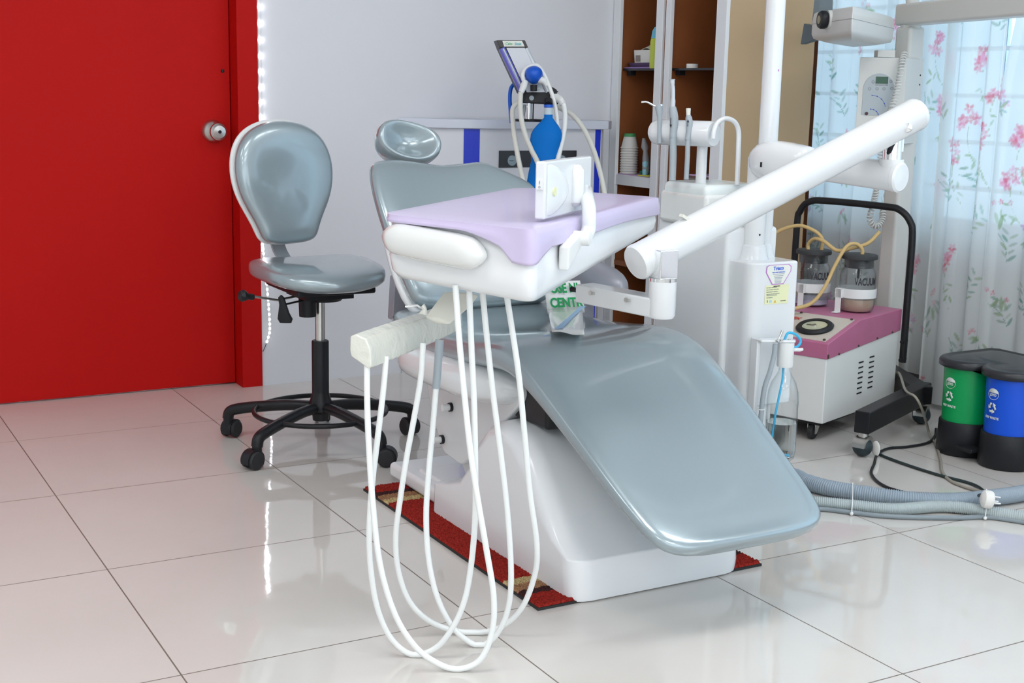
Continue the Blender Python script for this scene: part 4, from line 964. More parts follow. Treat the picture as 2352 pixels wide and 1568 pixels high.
# coiled hand-switch cord
ck = smooth([atD(x, y, D) for x, y, D in ((2077, 122, 4.35), (2071, 150, 4.33), (2064, 190, 4.33), (2056, 225, 4.33), (2047, 250, 4.33), (2034, 300, 4.34), (2022, 370, 4.37), (2014, 430, 4.42), (2005, 470, 4.46), (1998, 500, 4.46), (2004, 516, 4.47), (2016, 519, 4.48), (2026, 505, 4.50), (2029, 480, 4.52))], 30)
acc = 0; hel = []; 
for i, p in enumerate(ck[:-1]):
    tg = (ck[i+1]-p).normalized(); a = tg.cross(V((.5, .86, 0))).normalized(); b = tg.cross(a); acc += (ck[i+1]-p).length*2*PI/.0105
    hel.append(p+(a*math.cos(acc)+b*math.sin(acc))*.0085)
def dens(P, k):
    return P
hel2 = []; acc = 0
L_ = [0]
for i in range(1, len(ck)): L_.append(L_[-1]+(ck[i]-ck[i-1]).length)
nst = int(L_[-1]/.0105*10); j = 0
for s_ in range(nst):
    l = L_[-1]*s_/nst
    while L_[j+1] < l: j += 1
    t = (l-L_[j])/(L_[j+1]-L_[j]); p = ck[j].lerp(ck[j+1], t); tg = (ck[j+1]-ck[j]).normalized(); a = tg.cross(V((.484, .855, -.1))).normalized(); b = tg.cross(a); an = l*2*PI/.0105
    hel2.append(p+(a*math.cos(an)+b*math.sin(an))*.0085)
obj('coiled_cord', M().tube(hel2, .0030, 6), XRAYW, xr)
# tube head in its yoke
A0, B0, C0 = atD(1866, 26, 4.20), atD(1960, 12, 3.86), atD(2056, 38, 4.36)
zh = B0.z; A0.z = zh; C0.z = zh; D0 = A0+C0-B0
def hd_ring(dz, sc): 
    c = (A0+B0+C0+D0)/4; return [c+(p-c)*sc-UP*dz for p in roundpoly([A0, B0, C0, D0], .012, 3)]
th = obj('tube_head', M().loft([hd_ring(0, .90), hd_ring(.006, .97), hd_ring(.030, 1.0), hd_ring(.070, 1.0), hd_ring(.084, .95), hd_ring(.094, .60)]), XRAYW, xr, sharp=60)
obj('housing_seam', M().loft([hd_ring(.0375, 1.003), hd_ring(.039, 1.003)], False, False), WASHER, th)
kb = atD(1907, 46, 4.06); ka = (A0-B0).cross(UP).normalized(); ka = ka if ka.dot(CAMPOS-kb) > 0 else -ka
obj('friction_washer', M().cyl(kb-ka*.03, kb+ka*.012, .030, n=28), XRAYW, th)
kbo = obj('yoke_knob', M().lathe([(0, .012), (.024, .012), (.0275, .018), (.0275, .030), (.024, .036), (0, .036)], kb, ka, 28), BLACK, xr)
obj('knob_badge', M().cyl(kb+ka*.036, kb+ka*.0375, .013, n=22), mat('dull_brass', (.42, .38, .24), .35, metal=.8), kbo)
q = M().prism([atD(1882, 32, 4.05), atD(1908, 32, 4.05), atD(1910, -60, 4.05), atD(1884, -60, 4.05)], ka*-.006); yk = obj('yoke', q, DGREY, xr, bevel=.002)
q = M().prism([atD(1838, 102, 4.30), atD(1896, 84, 4.22), atD(1896, 70, 4.22), atD(1846, 54, 4.30)], ka*-.02); obj('yoke_arm', q, DGREY, xr, bevel=.002)
q = M().prism([atD(1864, 60, 4.34), atD(1890, 60, 4.34), atD(1898, -60, 4.34), atD(1876, -60, 4.34)], ka*-.01); obj('yoke_arm', q, DGREY, xr, bevel=.002)
hx_ = M().tube([atD(1892, -58, 4.05), atD(1880, -62, 4.2), atD(1856, -60, 4.34), atD(1980, -75, 4.4), V((xc.x, xc.y, zt+.25))], .014, 10); obj('yoke_link', hx_, DGREY, xr)
obj('upper_post', M().cyl((xc.x, xc.y, zt+.06), (xc.x, xc.y, zt+.27), .022, n=20), XRAYW, xr)

# ================================================================== TWIN PEDAL BIN
bnx, byg, byb = 2.615, -1.326, -1.488
bn = thing('twin_waste_bin', 'black double pedal bin with a green and a blue bucket beside the curtain', 'waste bin', (2.66, -1.42, 0))
def lobes(z, grow=0.0, which='both', fr=.090, half=.086):
    pts = []
    def lobe(yc):
        out = []
        for k in range(17):
            t = PI/2+PI*k/16
            out.append(V((bnx-.050+(fr+grow)*1.05*math.cos(t), yc+(half-.002+grow)*math.sin(t), z)))
        return out   # from +y side round the front to -y side
    xb_ = bnx+.14+grow
    if which == 'g': L = lobe(byg); ys = (byg+half+grow, byg-half-grow)
    elif which == 'b': L = lobe(byb); ys = (byb+half+grow, byb-half-grow)
    else: L = lobe(byg)[:-1]+lobe(byb)[1:]; ys = (byg+half+grow, byb-half-grow)
    return L+[V((xb_-.02, ys[1], z)), V((xb_, ys[1]+.02, z)), V((xb_, ys[0]-.02, z)), V((xb_-.02, ys[0], z))]
bb = M().loft([lobes(.001, -.004), lobes(.006, 0), lobes(.100, -.003), lobes(.104, -.006)]); obj('bin_base', bb, BLACK, bn, sharp=50)
GREENB = mat('green_bucket', srgb(0, 158, 84), .35); BLUEB = mat('blue_bucket', srgb(14, 84, 214), .35)
gbk = obj('green_bucket', M().loft([lobes(.100, -.010, 'g'), lobes(.284, -.006, 'g')]), GREENB, bn, sharp=50, label='green bucket')
bbk = obj('blue_bucket', M().loft([lobes(.100, -.010, 'b'), lobes(.284, -.006, 'b')]), BLUEB, bn, sharp=50, label='blue bucket')
lid = M().loft([lobes(.270, .004), lobes(.274, .010), lobes(.288, .010), lobes(.295, .004), lobes(.298, -.010), lobes(.294, -.016), lobes(.300, -.05), lobes(.302, -.068)]); obj('bin_lid', lid, mat('black_glossy_plastic', (.025, .026, .03), .28), bn, sharp=60)
obj('pedal', M().boxmm((bnx-.150, byg-.108, .030), (bnx-.095, byg-.048, .042)), BLACK, bn, bevel=.004)
def wrapf(yc, zc, ang):
    def w_(x, y, z):
        t = PI+ang+x/.088
        return V((bnx-.050+(.0812+z)*1.06*math.cos(t), yc+(.0765+z)*math.sin(t), zc+y))
    return w_
def decal(parent, name, polys, wf_, m):
    mb = M()
    for P in polys:
        mb.loft([[wf_(x, y, .0022) for x, y in P], [wf_(x, y, .0034) for x, y in P]])
    return obj(name, mb, m, parent, sharp=180)
def recyc(s):
    out = []
    for k in range(3):
        a = 2*PI*k/3+PI/6
        def rt(x, y, a=a): return (s*(x*math.cos(a)-y*math.sin(a)), s*(x*math.sin(a)+y*math.cos(a)))
        out.append([rt(.38, -.62), rt(.72, -.50), rt(.72, .12), rt(.38, .02)])
        out.append([rt(.20, .06), rt(.92, .06), rt(.56, .62)])
    return out
for parent, yc, txt in ((gbk, byg, 'WET WASTE'), (bbk, byb, 'DRY WASTE')):
    decal(parent, 'recycling_mark', recyc(.019), wrapf(yc, .182, -.04), WHITEINK)
    f_ = wrapf(yc, .152, -.04); lettering(parent, txt, (0, 0, 0), (1, 0, 0), (0, 1, 0), .0100, WHITEINK, wrap=lambda x, y, z, f_=f_: f_(x, y, .0022+z), bold=.0002)
    half = [(.019*math.cos(t), .014*math.sin(t)) for t in [PI*k/12 for k in range(13)]]
    decal(parent, 'maker_emblem', [half], wrapf(yc, .226, -.04), WHITEINK)
    f2 = wrapf(yc, .220, -.04); lettering(parent, 'JOYO', (0, 0, 0), (1, 0, 0), (0, 1, 0), .0100, WHITEINK, wrap=lambda x, y, z, f2=f2: f2(x, y, .0022+z), bold=.0003)
    rg = [wrapf(yc, .223, -.04)(.021*math.cos(t), .0165*math.sin(t), .0026) for t in [2*PI*k/28 for k in range(29)]]
    obj('emblem_ring', M().tube(rg, .0006, 5), WHITEINK, parent)

# ================================================================== FLOOR HOSES AND CORDS
def corr(pts, r, pitch, m, name, label):
    P = smooth(pts, 10); L = [0]
    for i in range(1, len(P)): L.append(L[-1]+(P[i]-P[i-1]).length)
    n = int(L[-1]/pitch); out = []; rs_ = []; j = 0
    for k in range(n*4):
        l = L[-1]*k/(n*4)
        while L[j+1] < l: j += 1
        t = (l-L[j])/(L[j+1]-L[j]); out.append(P[j].lerp(P[j+1], t)); rs_.append(r*(1.0 if k % 4 in (0, 1) else .90))
    return obj(name, M().tube(out, rs_, 14), m, label=label, cat='hose', sharp=180)
def fl(px, py, r): p = onZ(px, py, r); return V((p.x, p.y, r+.0005))
corr([V((1.60, -1.22, .026))]+[fl(x, y, .0225) for x, y in ((1800, 1090), (1850, 1106), (1905, 1121), (2000, 1136), (2100, 1148), (2200, 1150), (2300, 1140), (2352, 1132), (2420, 1120))], .0225, .0060, GREYH, 'corrugated_hose', 'thick blue grey corrugated hose on the floor, rear one of the bundle under the plug')
corr([V((1.62, -1.52, .02))]+[fl(x, y, .0165) for x, y in ((1850, 1152), (1950, 1160), (2050, 1169), (2150, 1163), (2210, 1166), (2270, 1175), (2352, 1187), (2420, 1198))], .0160, .0052, GREYH2, 'corrugated_hose', 'thinner pale grey corrugated hose on the floor in front of the thick one')
sm_ = [V((1.62, -1.56, .007))]+[fl(x, y, .0062) for x, y in ((1880, 1169), (1950, 1176), (2020, 1184), (2100, 1188), (2200, 1189), (2264, 1187), (2320, 1194), (2352, 1199), (2420, 1210))]
obj('smooth_hose', M().tube(smooth(sm_, 8), .0062, 12), mat('smooth_grey_hose', srgb(136, 146, 152), .35), label='thin smooth grey hose lying frontmost of the floor hoses', cat='hose')
for px_, c1, c2, c3, nm in ((1957, 1129, 1161, 1177, 'zip tie with round head around the floor hoses nearest the footrest'), (2264, 1144, 1174, 1187, 'zip tie around the floor hoses below the white plug')):
    p1, p2, p3 = fl(px_, c1, .0225), fl(px_, c2, .0165), fl(px_-1, c3, .0062); dv = (p3-p1); dv.z = 0; dv.normalize()
    q = M().tube(smooth([p1+UP*.0245, p1+dv*.018+UP*.018, p2-dv*.004+UP*.0185, p2+dv*.013+UP*.012, p3+UP*.0085, p3+dv*.007+UP*.003], 6), .0017, 8)
    q.sphere(p3+dv*.010+UP*.000, (.0055, .0045, .0052), 10, 8)
    obj('zip_tie', q, WHITE2, label=nm, cat='cable tie')
# black and grey cords
bpth = [fl(2150, 985, .0045), fl(2148, 1000, .0045), fl(2130, 1017, .0045), fl(2085, 1026, .0045), fl(2040, 1030, .0045), fl(2015, 1044, .0045), fl(2008, 1065, .0045), fl(2001, 1085, .0045), fl(2012, 1103, .0045), fl(2035, 1118, .0045), fl(2062, 1127, .0045), fl(2090, 1134, .0045)]
obj('black_cable', M().tube(smooth(bpth, 7), .0042, 10), BLACK, label='black electric cable looping on the floor in front of the waste bin', cat='cable')
pgp = onZ(2266, 1146, .055)
pp = [fl(2018, 1041, .0045), fl(2035, 1050, .0045), fl(2090, 1070, .0045), fl(2160, 1092, .0045), fl(2215, 1106, .0045), fl(2245, 1117, .006), fl(2262, 1132, .02), pgp+V((-.004, .022, .004))]
ppt = thing('power_plug', 'white round power plug lying on the corrugated hoses with a dark cord', 'plug', pgp)
obj('cord', M().tube(smooth(pp, 7), .0042, 10), mat('dark_green_cord', (.02, .035, .035), .45), ppt)
ax_ = V((.82, -.50, -.12)).normalized()
obj('plug_body', M().lathe([(0, -.014), (.012, -.014), (.022, -.008), (.0235, 0), (.0235, .010), (.021, .014), (0, .014)], pgp, ax_, 26), PAPER, ppt)
u_ = ax_.cross(UP).normalized(); v_ = u_.cross(ax_)
for a, b in ((-.009, -.004), (.009, -.004), (0, .010)):
    c = pgp+u_*a+v_*b; obj('plug_pin', M().cyl(c+ax_*.012, c+ax_*.034, .0026, n=10), CHROME, ppt)
gp = [VC(LN+.006, .03, .115), VC(LN+.02, .0, .15), onZ(2080, 896, .150), onZ(2102, 911, .148), onZ(2117, 938, .11), onZ(2128, 972, .045), fl(2136, 1000, .0045), fl(2150, 1022, .0045), fl(2160, 1055, .0045), fl(2165, 1085, .0045), fl(2185, 1105, .0045), fl(2215, 1118, .0045), fl(2250, 1128, .008), fl(2262, 1138, .02)]
obj('grey_cable', M().tube(smooth(gp, 7), .0042, 10), mat('grey_beige_cord', srgb(160, 154, 142), .45), label='grey beige cable running from the suction cart along the floor to the plug', cat='cable')
fp = onZ(2010, 1040, .02); q = M().sphere(onZ(2012, 1030, .028), (.004, .017, .024), 16, 12); obj('white_disc', q, PAPER, label='small white plastic disc standing behind the dark caster wheel', cat='disc')

# ================================================================== COUNTER WITH GAUGE WINDOW
ctr = thing('wall_counter', 'pale counter unit with blue corner strips and a dark gauge window on the back wall', 'counter', (1.85, .33, 0))
zct = .958
cp = [(1.455, .415), (1.575, .285), (1.69, .245), (1.95, .235), (2.215, .245), (2.255, .29), (2.262, .415)]
tpp = [(1.435, .415), (1.56, .270), (1.685, .226), (1.95, .215), (2.235, .226), (2.285, .28), (2.29, .415)]
obj('counter_body', M().prism([V((x, y, 0)) for x, y in cp], (0, 0, zct-.032)), mat('pale_laminate', srgb(222, 224, 230), .4), ctr, sharp=30)
obj('counter_top', M().prism([V((x, y, zct-.032)) for x, y in tpp], (0, 0, .032)), mat('pale_blue_laminate', srgb(214, 219, 232), .35), ctr, bevel=.003, sharp=30)
def onseg(px, a, b, z=.9):
    # place along the plan segment a-b at the photo column px
    best = min((abs((lambda p: 1176+FPX*((p-CAMPOS).dot(_r))/((p-CAMPOS).dot(_f)))(V((a[0]+(b[0]-a[0])*t, a[1]+(b[1]-a[1])*t, z)))-px), t) for t in [i/200 for i in range(201)])[1]
    return V((a[0]+(b[0]-a[0])*best, a[1]+(b[1]-a[1])*best, 0))
s0, s1_ = onseg(1065, cp[1], cp[2]), onseg(1102, cp[1], cp[2]); dd = (s1_-s0).normalized(); nn = V((dd.y, -dd.x, 0))
q = M(); frame_box(q, s0, dd, nn, UP, (0, -.001, .02), ((s1_-s0).length, .0025, zct-.034)); obj('blue_strip', q, BLUESTRIP, ctr)
s0, s1_ = onseg(1367, cp[3], cp[4]), onseg(1379, cp[3], cp[4]); dd = (s1_-s0).normalized(); nn = V((dd.y, -dd.x, 0))
q = M(); frame_box(q, s0, dd, nn, UP, (0, -.001, .02), (max(.018, (s1_-s0).length), .0025, zct-.034)); obj('blue_strip', q, BLUESTRIP, ctr)
w0, w1_ = onseg(1146, cp[2], cp[3]), onseg(1324, cp[3], cp[4]); zw1, zw0 = onY(1146, 346, .24).z, onY(1146, 385, .24).z
dd = (w1_-w0); dd.z = 0; wl_ = dd.length; dd.normalize(); nn = V((dd.y, -dd.x, 0)); w0 = w0+nn*.004
q = M(); frame_box(q, w0, dd, nn, UP, (0, -.004, zw0), (wl_, .0018, zw1)); gw = obj('gauge_window', q, DGLASS, ctr, bevel=.001)
for t, r_ in ((.16, .019), (.80, .019)):
    c = w0+dd*wl_*t+UP*(zw0+.026)+nn*.0018
    gq = obj('gauge', M().lathe([(0, 0), (r_, 0), (r_, .002), (r_*.9, .0025), (0, .0022)], c, nn, 26), mat('gauge_dial', srgb(150, 170, 180), .3), gw)
    obj('gauge_needle', M().box(c+nn*.003+dd*-.004, (.018, .001, .0014)), INK, gq)

# ================================================================== GAS MIXER WITH BAG AND HOSES
DG = 4.60
gm = thing('gas_mixer', 'tilted gas flow meter with blue breathing bag and white hoses on the counter', 'gas machine', V((1.80, .31, zct)))
sx_ = lambda px, py, D=DG: atD(px, py, D)
F_ = [sx_(1140, 93), sx_(1213, 93), sx_(1266, 216), sx_(1190, 216)]
bkv = (_f*.062-_r*.013+UP*.010)
bodyq = M().prism([sx_(1147, 108)+bkv*.12, sx_(1213, 108)+bkv*.12, sx_(1264, 214)+bkv*.12, sx_(1196, 214)+bkv*.12], bkv*.88)
gmb = obj('meter_body', bodyq, mat('dark_meter_case', (.05, .05, .06), .4), gm, bevel=.003)
capq = M().prism([sx_(1141, 92), sx_(1206, 92), sx_(1214, 110), sx_(1148, 110)], bkv); mc = obj('meter_cap', capq, mat('dark_brown_cap', (.045, .042, .042), .4), gm, bevel=.003)
lbq = M().prism([sx_(1154, 94, DG-.001), sx_(1199, 94, DG-.001), sx_(1205, 107, DG-.001), sx_(1158, 107, DG-.001)], -_f*.0006); lb = obj('label_plate', lbq, CREAMST, mc)
lettering(lb, 'Calo', sx_(1169, 100.5, DG-.003), _r, _u, .013, mat('green_print', srgb(120, 195, 150)), bold=.0002); lettering(lb, 'Smit', sx_(1190, 101, DG-.003), _r, _u, .013, mat('cyan_print', srgb(90, 190, 200)), bold=.0002)
q = M().prism([sx_(1163, 110, DG-.0015), sx_(1205, 110, DG-.0015), sx_(1252, 212, DG-.0015), sx_(1210, 212, DG-.0015)], -_f*.002); obj('scale_panel', q, mat('pale_meter_panel', srgb(214, 217, 224), .35, coat=.6), gm)
q = M().tube([sx_(1153, 112, DG+.002), sx_(1201, 212, DG+.002)], .0125, 20); obj('flow_tube', q, mat('violet_blue_tube', srgb(96, 96, 190), .15, coat=1.0), gm)
q = M().tube([sx_(1156, 112, DG-.008), sx_(1204, 212, DG-.008)], .0035, 10); obj('inner_tube', q, mat('pale_tube', srgb(190, 205, 210), .15, coat=1.0), gm)
q = M().tube([sx_(1208, 112, DG+.004), sx_(1258, 212, DG+.004)], .0085, 16); obj('clear_tube', q, mat('pale_clear_tube', srgb(205, 212, 218), .15, coat=1.0), gm)
q = M().prism([sx_(1200, 205), sx_(1268, 199), sx_(1280, 206), sx_(1280, 237), sx_(1262, 239), sx_(1200, 236)], bkv); gb_ = obj('manifold', q, BLACK, gm, bevel=.004)
obj('manifold_button', M().cyl(sx_(1221, 225), sx_(1221, 225, DG-.004), .0085, n=20), GREYP, gb_)
q = M().prism([sx_(1224, 207, DG-.004), sx_(1240, 207, DG-.004), sx_(1236, 196, DG-.004), sx_(1229, 196, DG-.004)], -_f*.01); obj('clear_valve', q, mat('pale_clear_plastic', srgb(196, 212, 212), .2), gb_)
pb = sx_(1215, 236, DG+.03); obj('stand_post', M().cyl((pb.x, pb.y, zct), pb, .0095, n=18), CHROME, gm)
pb2 = sx_(1225, 236, DG+.04); obj('stand_rod', M().cyl((pb2.x, pb2.y, zct), pb2, .0022, n=10), BLACKM, gm)
obj('stand_foot', M().lathe([(0, 0), (.06, 0), (.06, .006), (.055, .009), (0, .009)], (pb.x+.01, pb.y, zct), n=30), BLACKM, gm)
ga_ = sx_(1199, 278, DG+.05); obj('stand_brace', M().tube([V((ga_.x, ga_.y, zct)), sx_(1206, 240, DG+.04)], .006, 10), GREYP, gm)
# breathing bag
bgp = [(240, 10.5), (246, 10.5), (247, 9.5), (258, 9.5), (259, 10), (263, 10), (270, 10), (278, 16), (288, 25), (298, 32), (308, 36), (322, 36), (345, 32), (368, 28), (392, 34), (420, 39), (450, 40), (470, 30), (478, 14)]
DB = 4.53
rs = []
for py, wpx in bgp:
    c = sx_(1259.5 if py < 272 else 1259.5-min(1, (py-272)/90)*11, py, DB); r_ = wpx*DB/FPX
    rs.append(sering(c, _r, V((_f.x, _f.y, 0)).normalized(), r_, r_*(1 if py < 272 else .62), 28, 2.1))
obj('breathing_bag', M().loft(rs[5:]), BLUEBAG, gm)
obj('bag_neck_band', M().loft(rs[2:6]), mat('pale_band', srgb(190, 206, 214), .4), gm)
obj('bag_collar', M().loft(rs[:3]), BLUE, gm)
obj('bag_port', M().cyl(sx_(1259.5, 232, DB+.02), sx_(1259.5, 242, DB), .0155, n=22), BLACK, gm)
# mask with hoses
mkc = sx_(1226, 174, DG-.05)
mr = []
for k, (sc, off) in enumerate(((1.0, .018), (1.04, .008), (.98, -.004), (.80, -.020), (.52, -.030), (.2, -.034))):
    c = mkc+_f*off; mr.append([c+_r*(.031*sc*math.cos(2*PI*j/24)*(1+.12*math.sin(2*PI*j/24)))+_u*(.031*sc*math.sin(2*PI*j/24)+.004) for j in range(24)])
obj('mask', M().loft(mr), BLUE, gm, sub=1)
obj('mask_clip', M().tube([mkc+_f*.01-_u*.03, mkc+_f*.012-_u*.050], .012, 12), BLACK, gm)
obj('mask_connector', M().tube([sx_(1207, 185, DG-.05), sx_(1203, 198, DG-.05), sx_(1197, 212, DG-.05)], [.010, .0125, .0095], 16), WHITE2, gm)
obj('mask_connector', M().tube([sx_(1238, 182, DG-.045), sx_(1250, 186, DG-.045), sx_(1256, 196, DG-.04)], [.013, .012, .008], 16), WHITE2, gm)
HO = [('hose', HOSEW, .0072, [(1204, 190, 4.55), (1201, 172, 4.55), (1208, 158, 4.56), (1222, 151, 4.57), (1236, 152, 4.57), (1250, 172, 4.56), (1262, 200, 4.56), (1272, 230, 4.56), (1278, 260, 4.56), (1281, 300, 4.55), (1279, 330, 4.54), (1272, 380, 4.52)]),
      ('hose', HOSEC, .0088, [(1196, 212, 4.55), (1195, 240, 4.55), (1198, 275, 4.54), (1207, 310, 4.53), (1221, 345, 4.51), (1232, 366, 4.49), (1244, 395, 4.47)]),
      ('hose', HOSEC, .0088, [(1197, 234, 4.62), (1184, 240, 4.61), (1177, 256, 4.60), (1180, 300, 4.57), (1187, 345, 4.54), (1196, 390, 4.52), (1206, 432, 4.50), (1212, 460, 4.48)]),
      ('hose', HOSEW, .0088, [(1288, 228, 4.55), (1296, 246, 4.55), (1298, 275, 4.55), (1294, 310, 4.54), (1286, 345, 4.53), (1276, 390, 4.50)]),
      ('hose', HOSEC, .0088, [(1268, 240, 4.64), (1288, 249, 4.63), (1312, 262, 4.61), (1335, 287, 4.59), (1352, 318, 4.57), (1366, 352, 4.55), (1377, 390, 4.53), (1386, 430, 4.51), (1390, 470, 4.50), (1380, 530, 4.49), (1350, 610, 4.48), (1320, 700, 4.47), (1300, 780, 4.46), (1290, 850, 4.46), (1286, 906, 4.46)]),
      ('blue_hose', BLUE, .0070, [(1184, 190, 4.70), (1174, 202, 4.70), (1171, 225, 4.70), (1173, 260, 4.70), (1175, 281, 4.69)])]
for nm, m_, r_, pts in HO: obj(nm, M().tube(smooth([atD(*p) for p in pts], 6), r_, 14), m_, gm)
obj('elbow_fitting', M().tube(smooth([sx_(1268, 226, 4.58), sx_(1279, 225, 4.57), sx_(1288, 230, 4.555), sx_(1293, 240, 4.55)], 4), [.0145]*5+[.0135]*4+[.0120]*4, 18), WHITE2, gm)
q = M(); q.prism([sx_(1266, 209, 4.60), sx_(1282, 209, 4.60), sx_(1282, 212, 4.60), sx_(1266, 212, 4.60)], bkv*.8); q.prism([sx_(1266, 236, 4.60), sx_(1282, 236, 4.60), sx_(1282, 239, 4.60), sx_(1266, 239, 4.60)], bkv*.8); obj('hose_cradle', q, BLACK, gm)

# ================================================================== OPEN SHELF CABINET
FX = 2.38
yA, yB = .405, -.292
sc_ = thing('shelf_cabinet', 'tall open wooden shelf cabinet with white edges in the corner beside the curtain', 'cabinet', (2.58, .05, 0))
ZT_ = 2.3
obj('side_panel', M().boxmm((FX, yB, 0), (2.80, yB+.018, ZT_)), PLY, sc_)
obj('side_panel', M().boxmm((FX, yA-.018, 0), (2.80, yA, ZT_)), WOODF, sc_)
obj('back_panel', M().boxmm((2.782, yB, 0), (2.80, yA, ZT_)), WOODF, sc_)
obj('inner_lining', M().boxmm((FX+.004, yB+.0185, 0), (2.78, yB+.024, ZT_)), WOODF, sc_)
obj('divider', M().boxmm((FX, .06, 0), (2.78, .10, ZT_)), WOODF, sc_)
obj('top_panel', M().boxmm((FX, yB, ZT_), (2.80, yA, ZT_+.02)), PLY, sc_)
for a, b in ((yA-.034, yA+.012), (.085, .128), (.035, .066), (yB-.002, yB+.055)):
    obj('edge_trim', M().boxmm((FX-.012, a, 0), (FX+.004, b, ZT_+.02)), ALU, sc_, bevel=.0015)
def zat(px, py): return onX(px, py, FX).z
zs = zat(1455, 404); zg = zat(1455, 157)
obj('white_shelf', M().boxmm((FX-.006, .128, zs-.040), (2.78, yA-.018, zs)), ALU, sc_)
obj('shelf', M().boxmm((FX+.01, yB+.02, zs-.035), (2.78, .06, zs-.012)), WOODF, sc_)
for zz in (.40, .10): obj('shelf', M().boxmm((FX, yB+.02, zz-.02), (2.78, yA-.018, zz)), WOODF, sc_)
gs = obj('glass_shelf', M().boxmm((FX+.02, .10, zg-.008), (2.78, yA-.018, zg)), DGLASS, sc_)
gs2 = obj('glass_shelf', M().boxmm((FX+.02, yB+.024, zg-.008), (2.78, .06, zg)), DGLASS, sc_)
for yy in (yA-.035, .045): obj('shelf_clip', M().boxmm((FX+.03, yy-.024, zg-.026), (FX+.055, yy, zg-.006)), BLACK, sc_)

def shelfpt(px, X, z): p = onX(px, 200, X); return V((X, p.y, z))
# tray, folder, tissue box, bottle on the glass shelf
fo = M().boxmm((FX+.022, .205, zg), (FX+.13, .380, zg+.006)); obj('folder', fo, mat('purple_folder', srgb(150, 120, 180), .5), label='thin purple folder under the metal tray on the glass shelf', cat='folder', bevel=.002)
tr_ = M().loft([[V((x+FX+.085, y+.292, zg+.0065+h)) for x, y in rrect(w_, l_, .02)] for w_, l_, h in ((.10, .150, 0), (.118, .168, .014), (.126, .176, .016), (.114, .164, .014), (.096, .146, .003))])
obj('metal_tray', tr_, STEEL, label='shallow shiny metal tray on the glass shelf holding a tissue box', cat='tray', sharp=60)
tb = thing('tissue_box', 'small white and green tissue box with a tissue sticking out on the shelf tray', 'tissue box', (FX+.085, .29, zg+.0135))
zb_ = zg+.0100
obj('box', M().loft([[V((FX+.085+x, .290+y, zb_+h)) for x, y in rrect(.074+k_, .118+k_, .006)] for k_, h in ((0, 0), (.008, .062))]), PAPER, tb, bevel=.002)
obj('green_side', M().boxmm((FX+.055, .2255, zb_+.004), (FX+.115, .2275, zb_+.056)), mat('green_card', srgb(150, 170, 110), .5), tb)
obj('barcode', M().boxmm((FX+.0435, .305, zb_+.018), (FX+.0485, .335, zb_+.042)), mat('grey_print', srgb(150, 140, 138)), tb)
tq = M().loft([[V((FX+.06+.012*j+.006*math.sin(j), .255+.07*i/6+0*j, zb_+.062+[.0, .014, .022, .025, .022, .016, 0][i]*(1-abs(j-2)/3))) for i in range(7)] for j in range(5)], False, False, close=False)
ti = obj('tissue', tq, mat('cream_tissue', srgb(214, 206, 190), .8), tb); ti.modifiers.new('t', 'SOLIDIFY').thickness = .002
p = V((FX+.032, .150, zg))
bo = thing('spray_bottle', 'yellow green bottle with a blue top half hidden behind the cabinet post', 'bottle', (p.x, .150, zg))
obj('bottle_body', M().lathe([(0, 0), (.026, 0), (.028, .006), (.028, .10), (.025, .112), (0, .112)], (p.x, .174, zg), n=24), mat('yellow_green', srgb(196, 208, 80), .4), bo)
obj('bottle_top', M().lathe([(0, .1125), (.0255, .1125), (.022, .14), (.013, .155), (0, .157)], (p.x, .174, zg), n=24), mat('sky_blue_plastic', srgb(110, 190, 220), .4), bo)
p = shelfpt(1588, FX+.05, zg); obj('tape_roll', M().lathe([(.010, 0), (.022, 0), (.022, .016), (.010, .016), (.010, 0)], (p.x, p.y, zg), n=28, cap=False), PAPER, label='small flat white tape roll alone on the right glass shelf', cat='tape roll')
# cups and papers on the white shelf
npk = M().boxmm((FX+.002, .135, zs), (FX+.16, .380, zs+.003)); obj('napkin', npk, mat('lilac_napkin', srgb(206, 176, 214), .7), label='lilac napkins spread under the cup stack on the white shelf', cat='napkin')
obj('card', M().boxmm((FX-.002, .150, zs+.0032), (FX+.06, .225, zs+.007)), mat('yellow_card', srgb(214, 208, 70), .6), label='yellow card on the lilac napkins beside the cup stack', cat='card')
obj('green_box', M().boxmm((FX+.035, .155, zs+.0078), (FX+.10, .265, zs+.020)), mat('dark_green_card', srgb(40, 110, 84), .5), label='flat dark green box behind the yellow card on the white shelf', cat='box')
pc = shelfpt(1451, FX+.040, zs); nC = 11
def cup_mesh(o, m0, par):
    P = [(.0215, .058), (.0340, .0046), (.0354, .0044), (.0363, .0030), (.0363, .0012), (.0352, 0), (.0325, .0)]
    I = [(.0310, .002), (.0200, .0565)]
    return M().lathe([(0, .058)]+P+I+[(0, .0565)], o, n=26)
zz = zs+.0035
ctop = zz+.0100*(nC-1)
cup0 = None
for i in range(nC):
    z = zz+.0100*i; nm = ('topmost' if i == nC-1 else 'lowest' if i == 0 else ('second', 'third', 'fourth', 'fifth', 'sixth', 'seventh', 'eighth', 'ninth', 'tenth')[i-1])
    lab = ('topmost upturned paper cup with a green band round its base, on top of the stack' if i == nC-1 else 'lowest upturned white paper cup of the stack on the white shelf' if i == 0 else '%s cup from the bottom in the stack of upturned paper cups' % nm)
    if cup0 is None:
        cup0 = obj('paper_cup', cup_mesh((pc.x, pc.y, z), None, None), PAPER, loc=V((pc.x, pc.y, z)), label=lab, cat='cup', group='paper cups stacked on the white shelf'); c = cup0
    else:
        c = cup0.copy(); COL.objects.link(c); c.location = (pc.x, pc.y, z); c['label'] = lab
    if i == nC-1:
        obj('green_band', M().lathe([(.0262, .0465), (.0219, .0585), (0, .0587)], (pc.x, pc.y, z), n=26), mat('green_cup_print', srgb(80, 160, 100), .6), c)
pb_ = shelfpt(1491, FX+.018, zs+.003)
